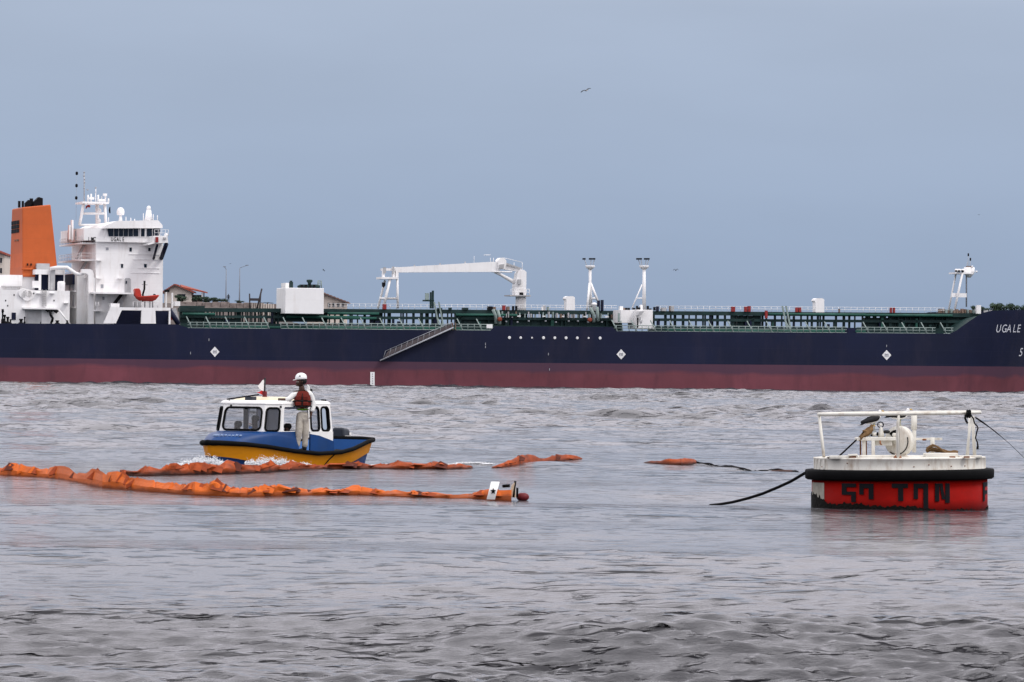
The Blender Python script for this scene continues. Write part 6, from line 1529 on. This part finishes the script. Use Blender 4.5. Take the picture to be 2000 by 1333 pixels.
def flying(label, px, py, Y, span_px, roll, yaw, m, flap=.35, group='birds in flight'):
    p = AT(px, py, Y); sp = span_px / (FPX / Y); t = thing('flying_gull', label, 'bird', p, (0, roll, yaw), group)
    s_ = sp / 1.2; t.scale = (s_, s_, s_)
    skin('body', [[(0, .30, .0, .02), (0, .14, 0, .055), (0, -.04, 0, .075), (0, -.18, .01, .05), (0, -.26, .02, .045), (0, -.32, .015, .015)]], BDM[m], t, 1)
    for s2 in (-1, 1):
        mb = MB(); st = [(0.04, -.12, .12, .02), (.25, -.14, .10, .02 + .17 * flap * 2), (.42, -.08, .09, .02 + .16 * flap * 2), (.60, .06, .10, .02 + .02 * flap)]
        vs = []
        for x, y0, y1, z in st: vs += [(s2 * x, y0 - .03, z + .03), (s2 * x, y1 + .05, z + .014), (s2 * x, y1 + .05, z - .014), (s2 * x, y0 - .03, z - .03)]
        mb.add(vs, [(i * 4 + k, i * 4 + (k + 1) % 4, i * 4 + 4 + (k + 1) % 4, i * 4 + 4 + k) for i in range(3) for k in range(4)] + [(0, 1, 2, 3), (15, 14, 13, 12)]); obj('wing', mb, BDM['dark'], t)
    obj('tail', MB().hexa([(-.02, .28, -.01), (.02, .28, -.01), (.06, .42, -.005), (-.06, .42, -.005), (-.02, .28, .01), (.02, .28, .01), (.06, .42, .005), (-.06, .42, .005)]), BDM[m], t)
flying('gull gliding alone high in the open sky above the deck crane', 1145, 177.5, 300, 23, -.35, .5, 'white', .3)
flying('dark bird with arched wings low in the sky right of the floodlight masts', 1320, 529, 420, 11, -.1, .3, 'dark', .9)
flying('small dark bird just above the white deck tank', 632, 528.5, 420, 8, .55, .8, 'dark', .5)
flying('tiny dark bird over the lamp posts', 450, 515.5, 500, 5.5, -.2, .6, 'dark', .3)
flying('speck of a bird far right in the sky', 1912, 420, 600, 5, .1, .4, 'dark', .4)

# ================================================================ FOAM
def foam_patch(name, pts, seed, hmax, n=900, size=.035):
    """broken water: many small ragged lumps heaped on the surface; pts = (px, py_base, height_px, half_width_px)"""
    r = random.Random(seed); g = WS(pts[0][0], pts[0][1]); mb = MB()
    ico = [(0, 0, 1), (.9, 0, .4), (.28, .85, .4), (-.73, .53, .4), (-.73, -.53, .4), (.28, -.85, .4), (0, 0, -.6)]
    ifs = [(0, 1, 2), (0, 2, 3), (0, 3, 4), (0, 4, 5), (0, 5, 1), (6, 2, 1), (6, 3, 2), (6, 4, 3), (6, 5, 4), (6, 1, 5)]
    for _ in range(n):
        px, py, h, hw = r.choice(pts); p = WS(px + r.gauss(0, .6) * hw, py); sc = FPX / p.y
        z = abs(r.gauss(0, .45)) * h / sc; s_ = size * r.uniform(.35, 1.3) * (1.2 - min(.8, z * sc / max(h, 1) * .6))
        c = (p.x - g.x, p.y - g.y + r.uniform(-.25, .25), p.z - g.z + z)
        mb.add([(c[0] + x * s_ * r.uniform(.8, 1.6), c[1] + y * s_, c[2] + q * s_ * r.uniform(.5, 1.1)) for x, y, q in ico], ifs, True)
    o = obj(name, mb, CM['foam'], None, g); tag(o, kind='stuff'); return o
f1 = foam_patch('bow_wave_foam', [(345, 912, 5, 10), (365, 911.5, 11, 9), (385, 911, 17, 10), (400, 911, 19, 9), (415, 911, 17, 8), (428, 911, 11, 8), (440, 911.5, 8, 6), (492, 911.5, 12, 9), (512, 911.5, 17, 10), (532, 911, 18, 10), (550, 910.5, 14, 9), (566, 910, 9, 8), (590, 910, 6, 12)], 3, .2, 6500, .021)
f1['label'] = 'white bow wave foam breaking along the front of the work boat'
f2 = foam_patch('wake_foam', [(735, 906, 2, 12), (760, 905, 2, 14), (858, 906, 2, 9), (880, 905, 2.5, 14), (905, 904, 3, 14), (930, 904, 2.5, 14), (952, 905, 2, 10)], 5, .05, 1500, .017)
f2['label'] = 'streaks of white wake foam behind the work boat'
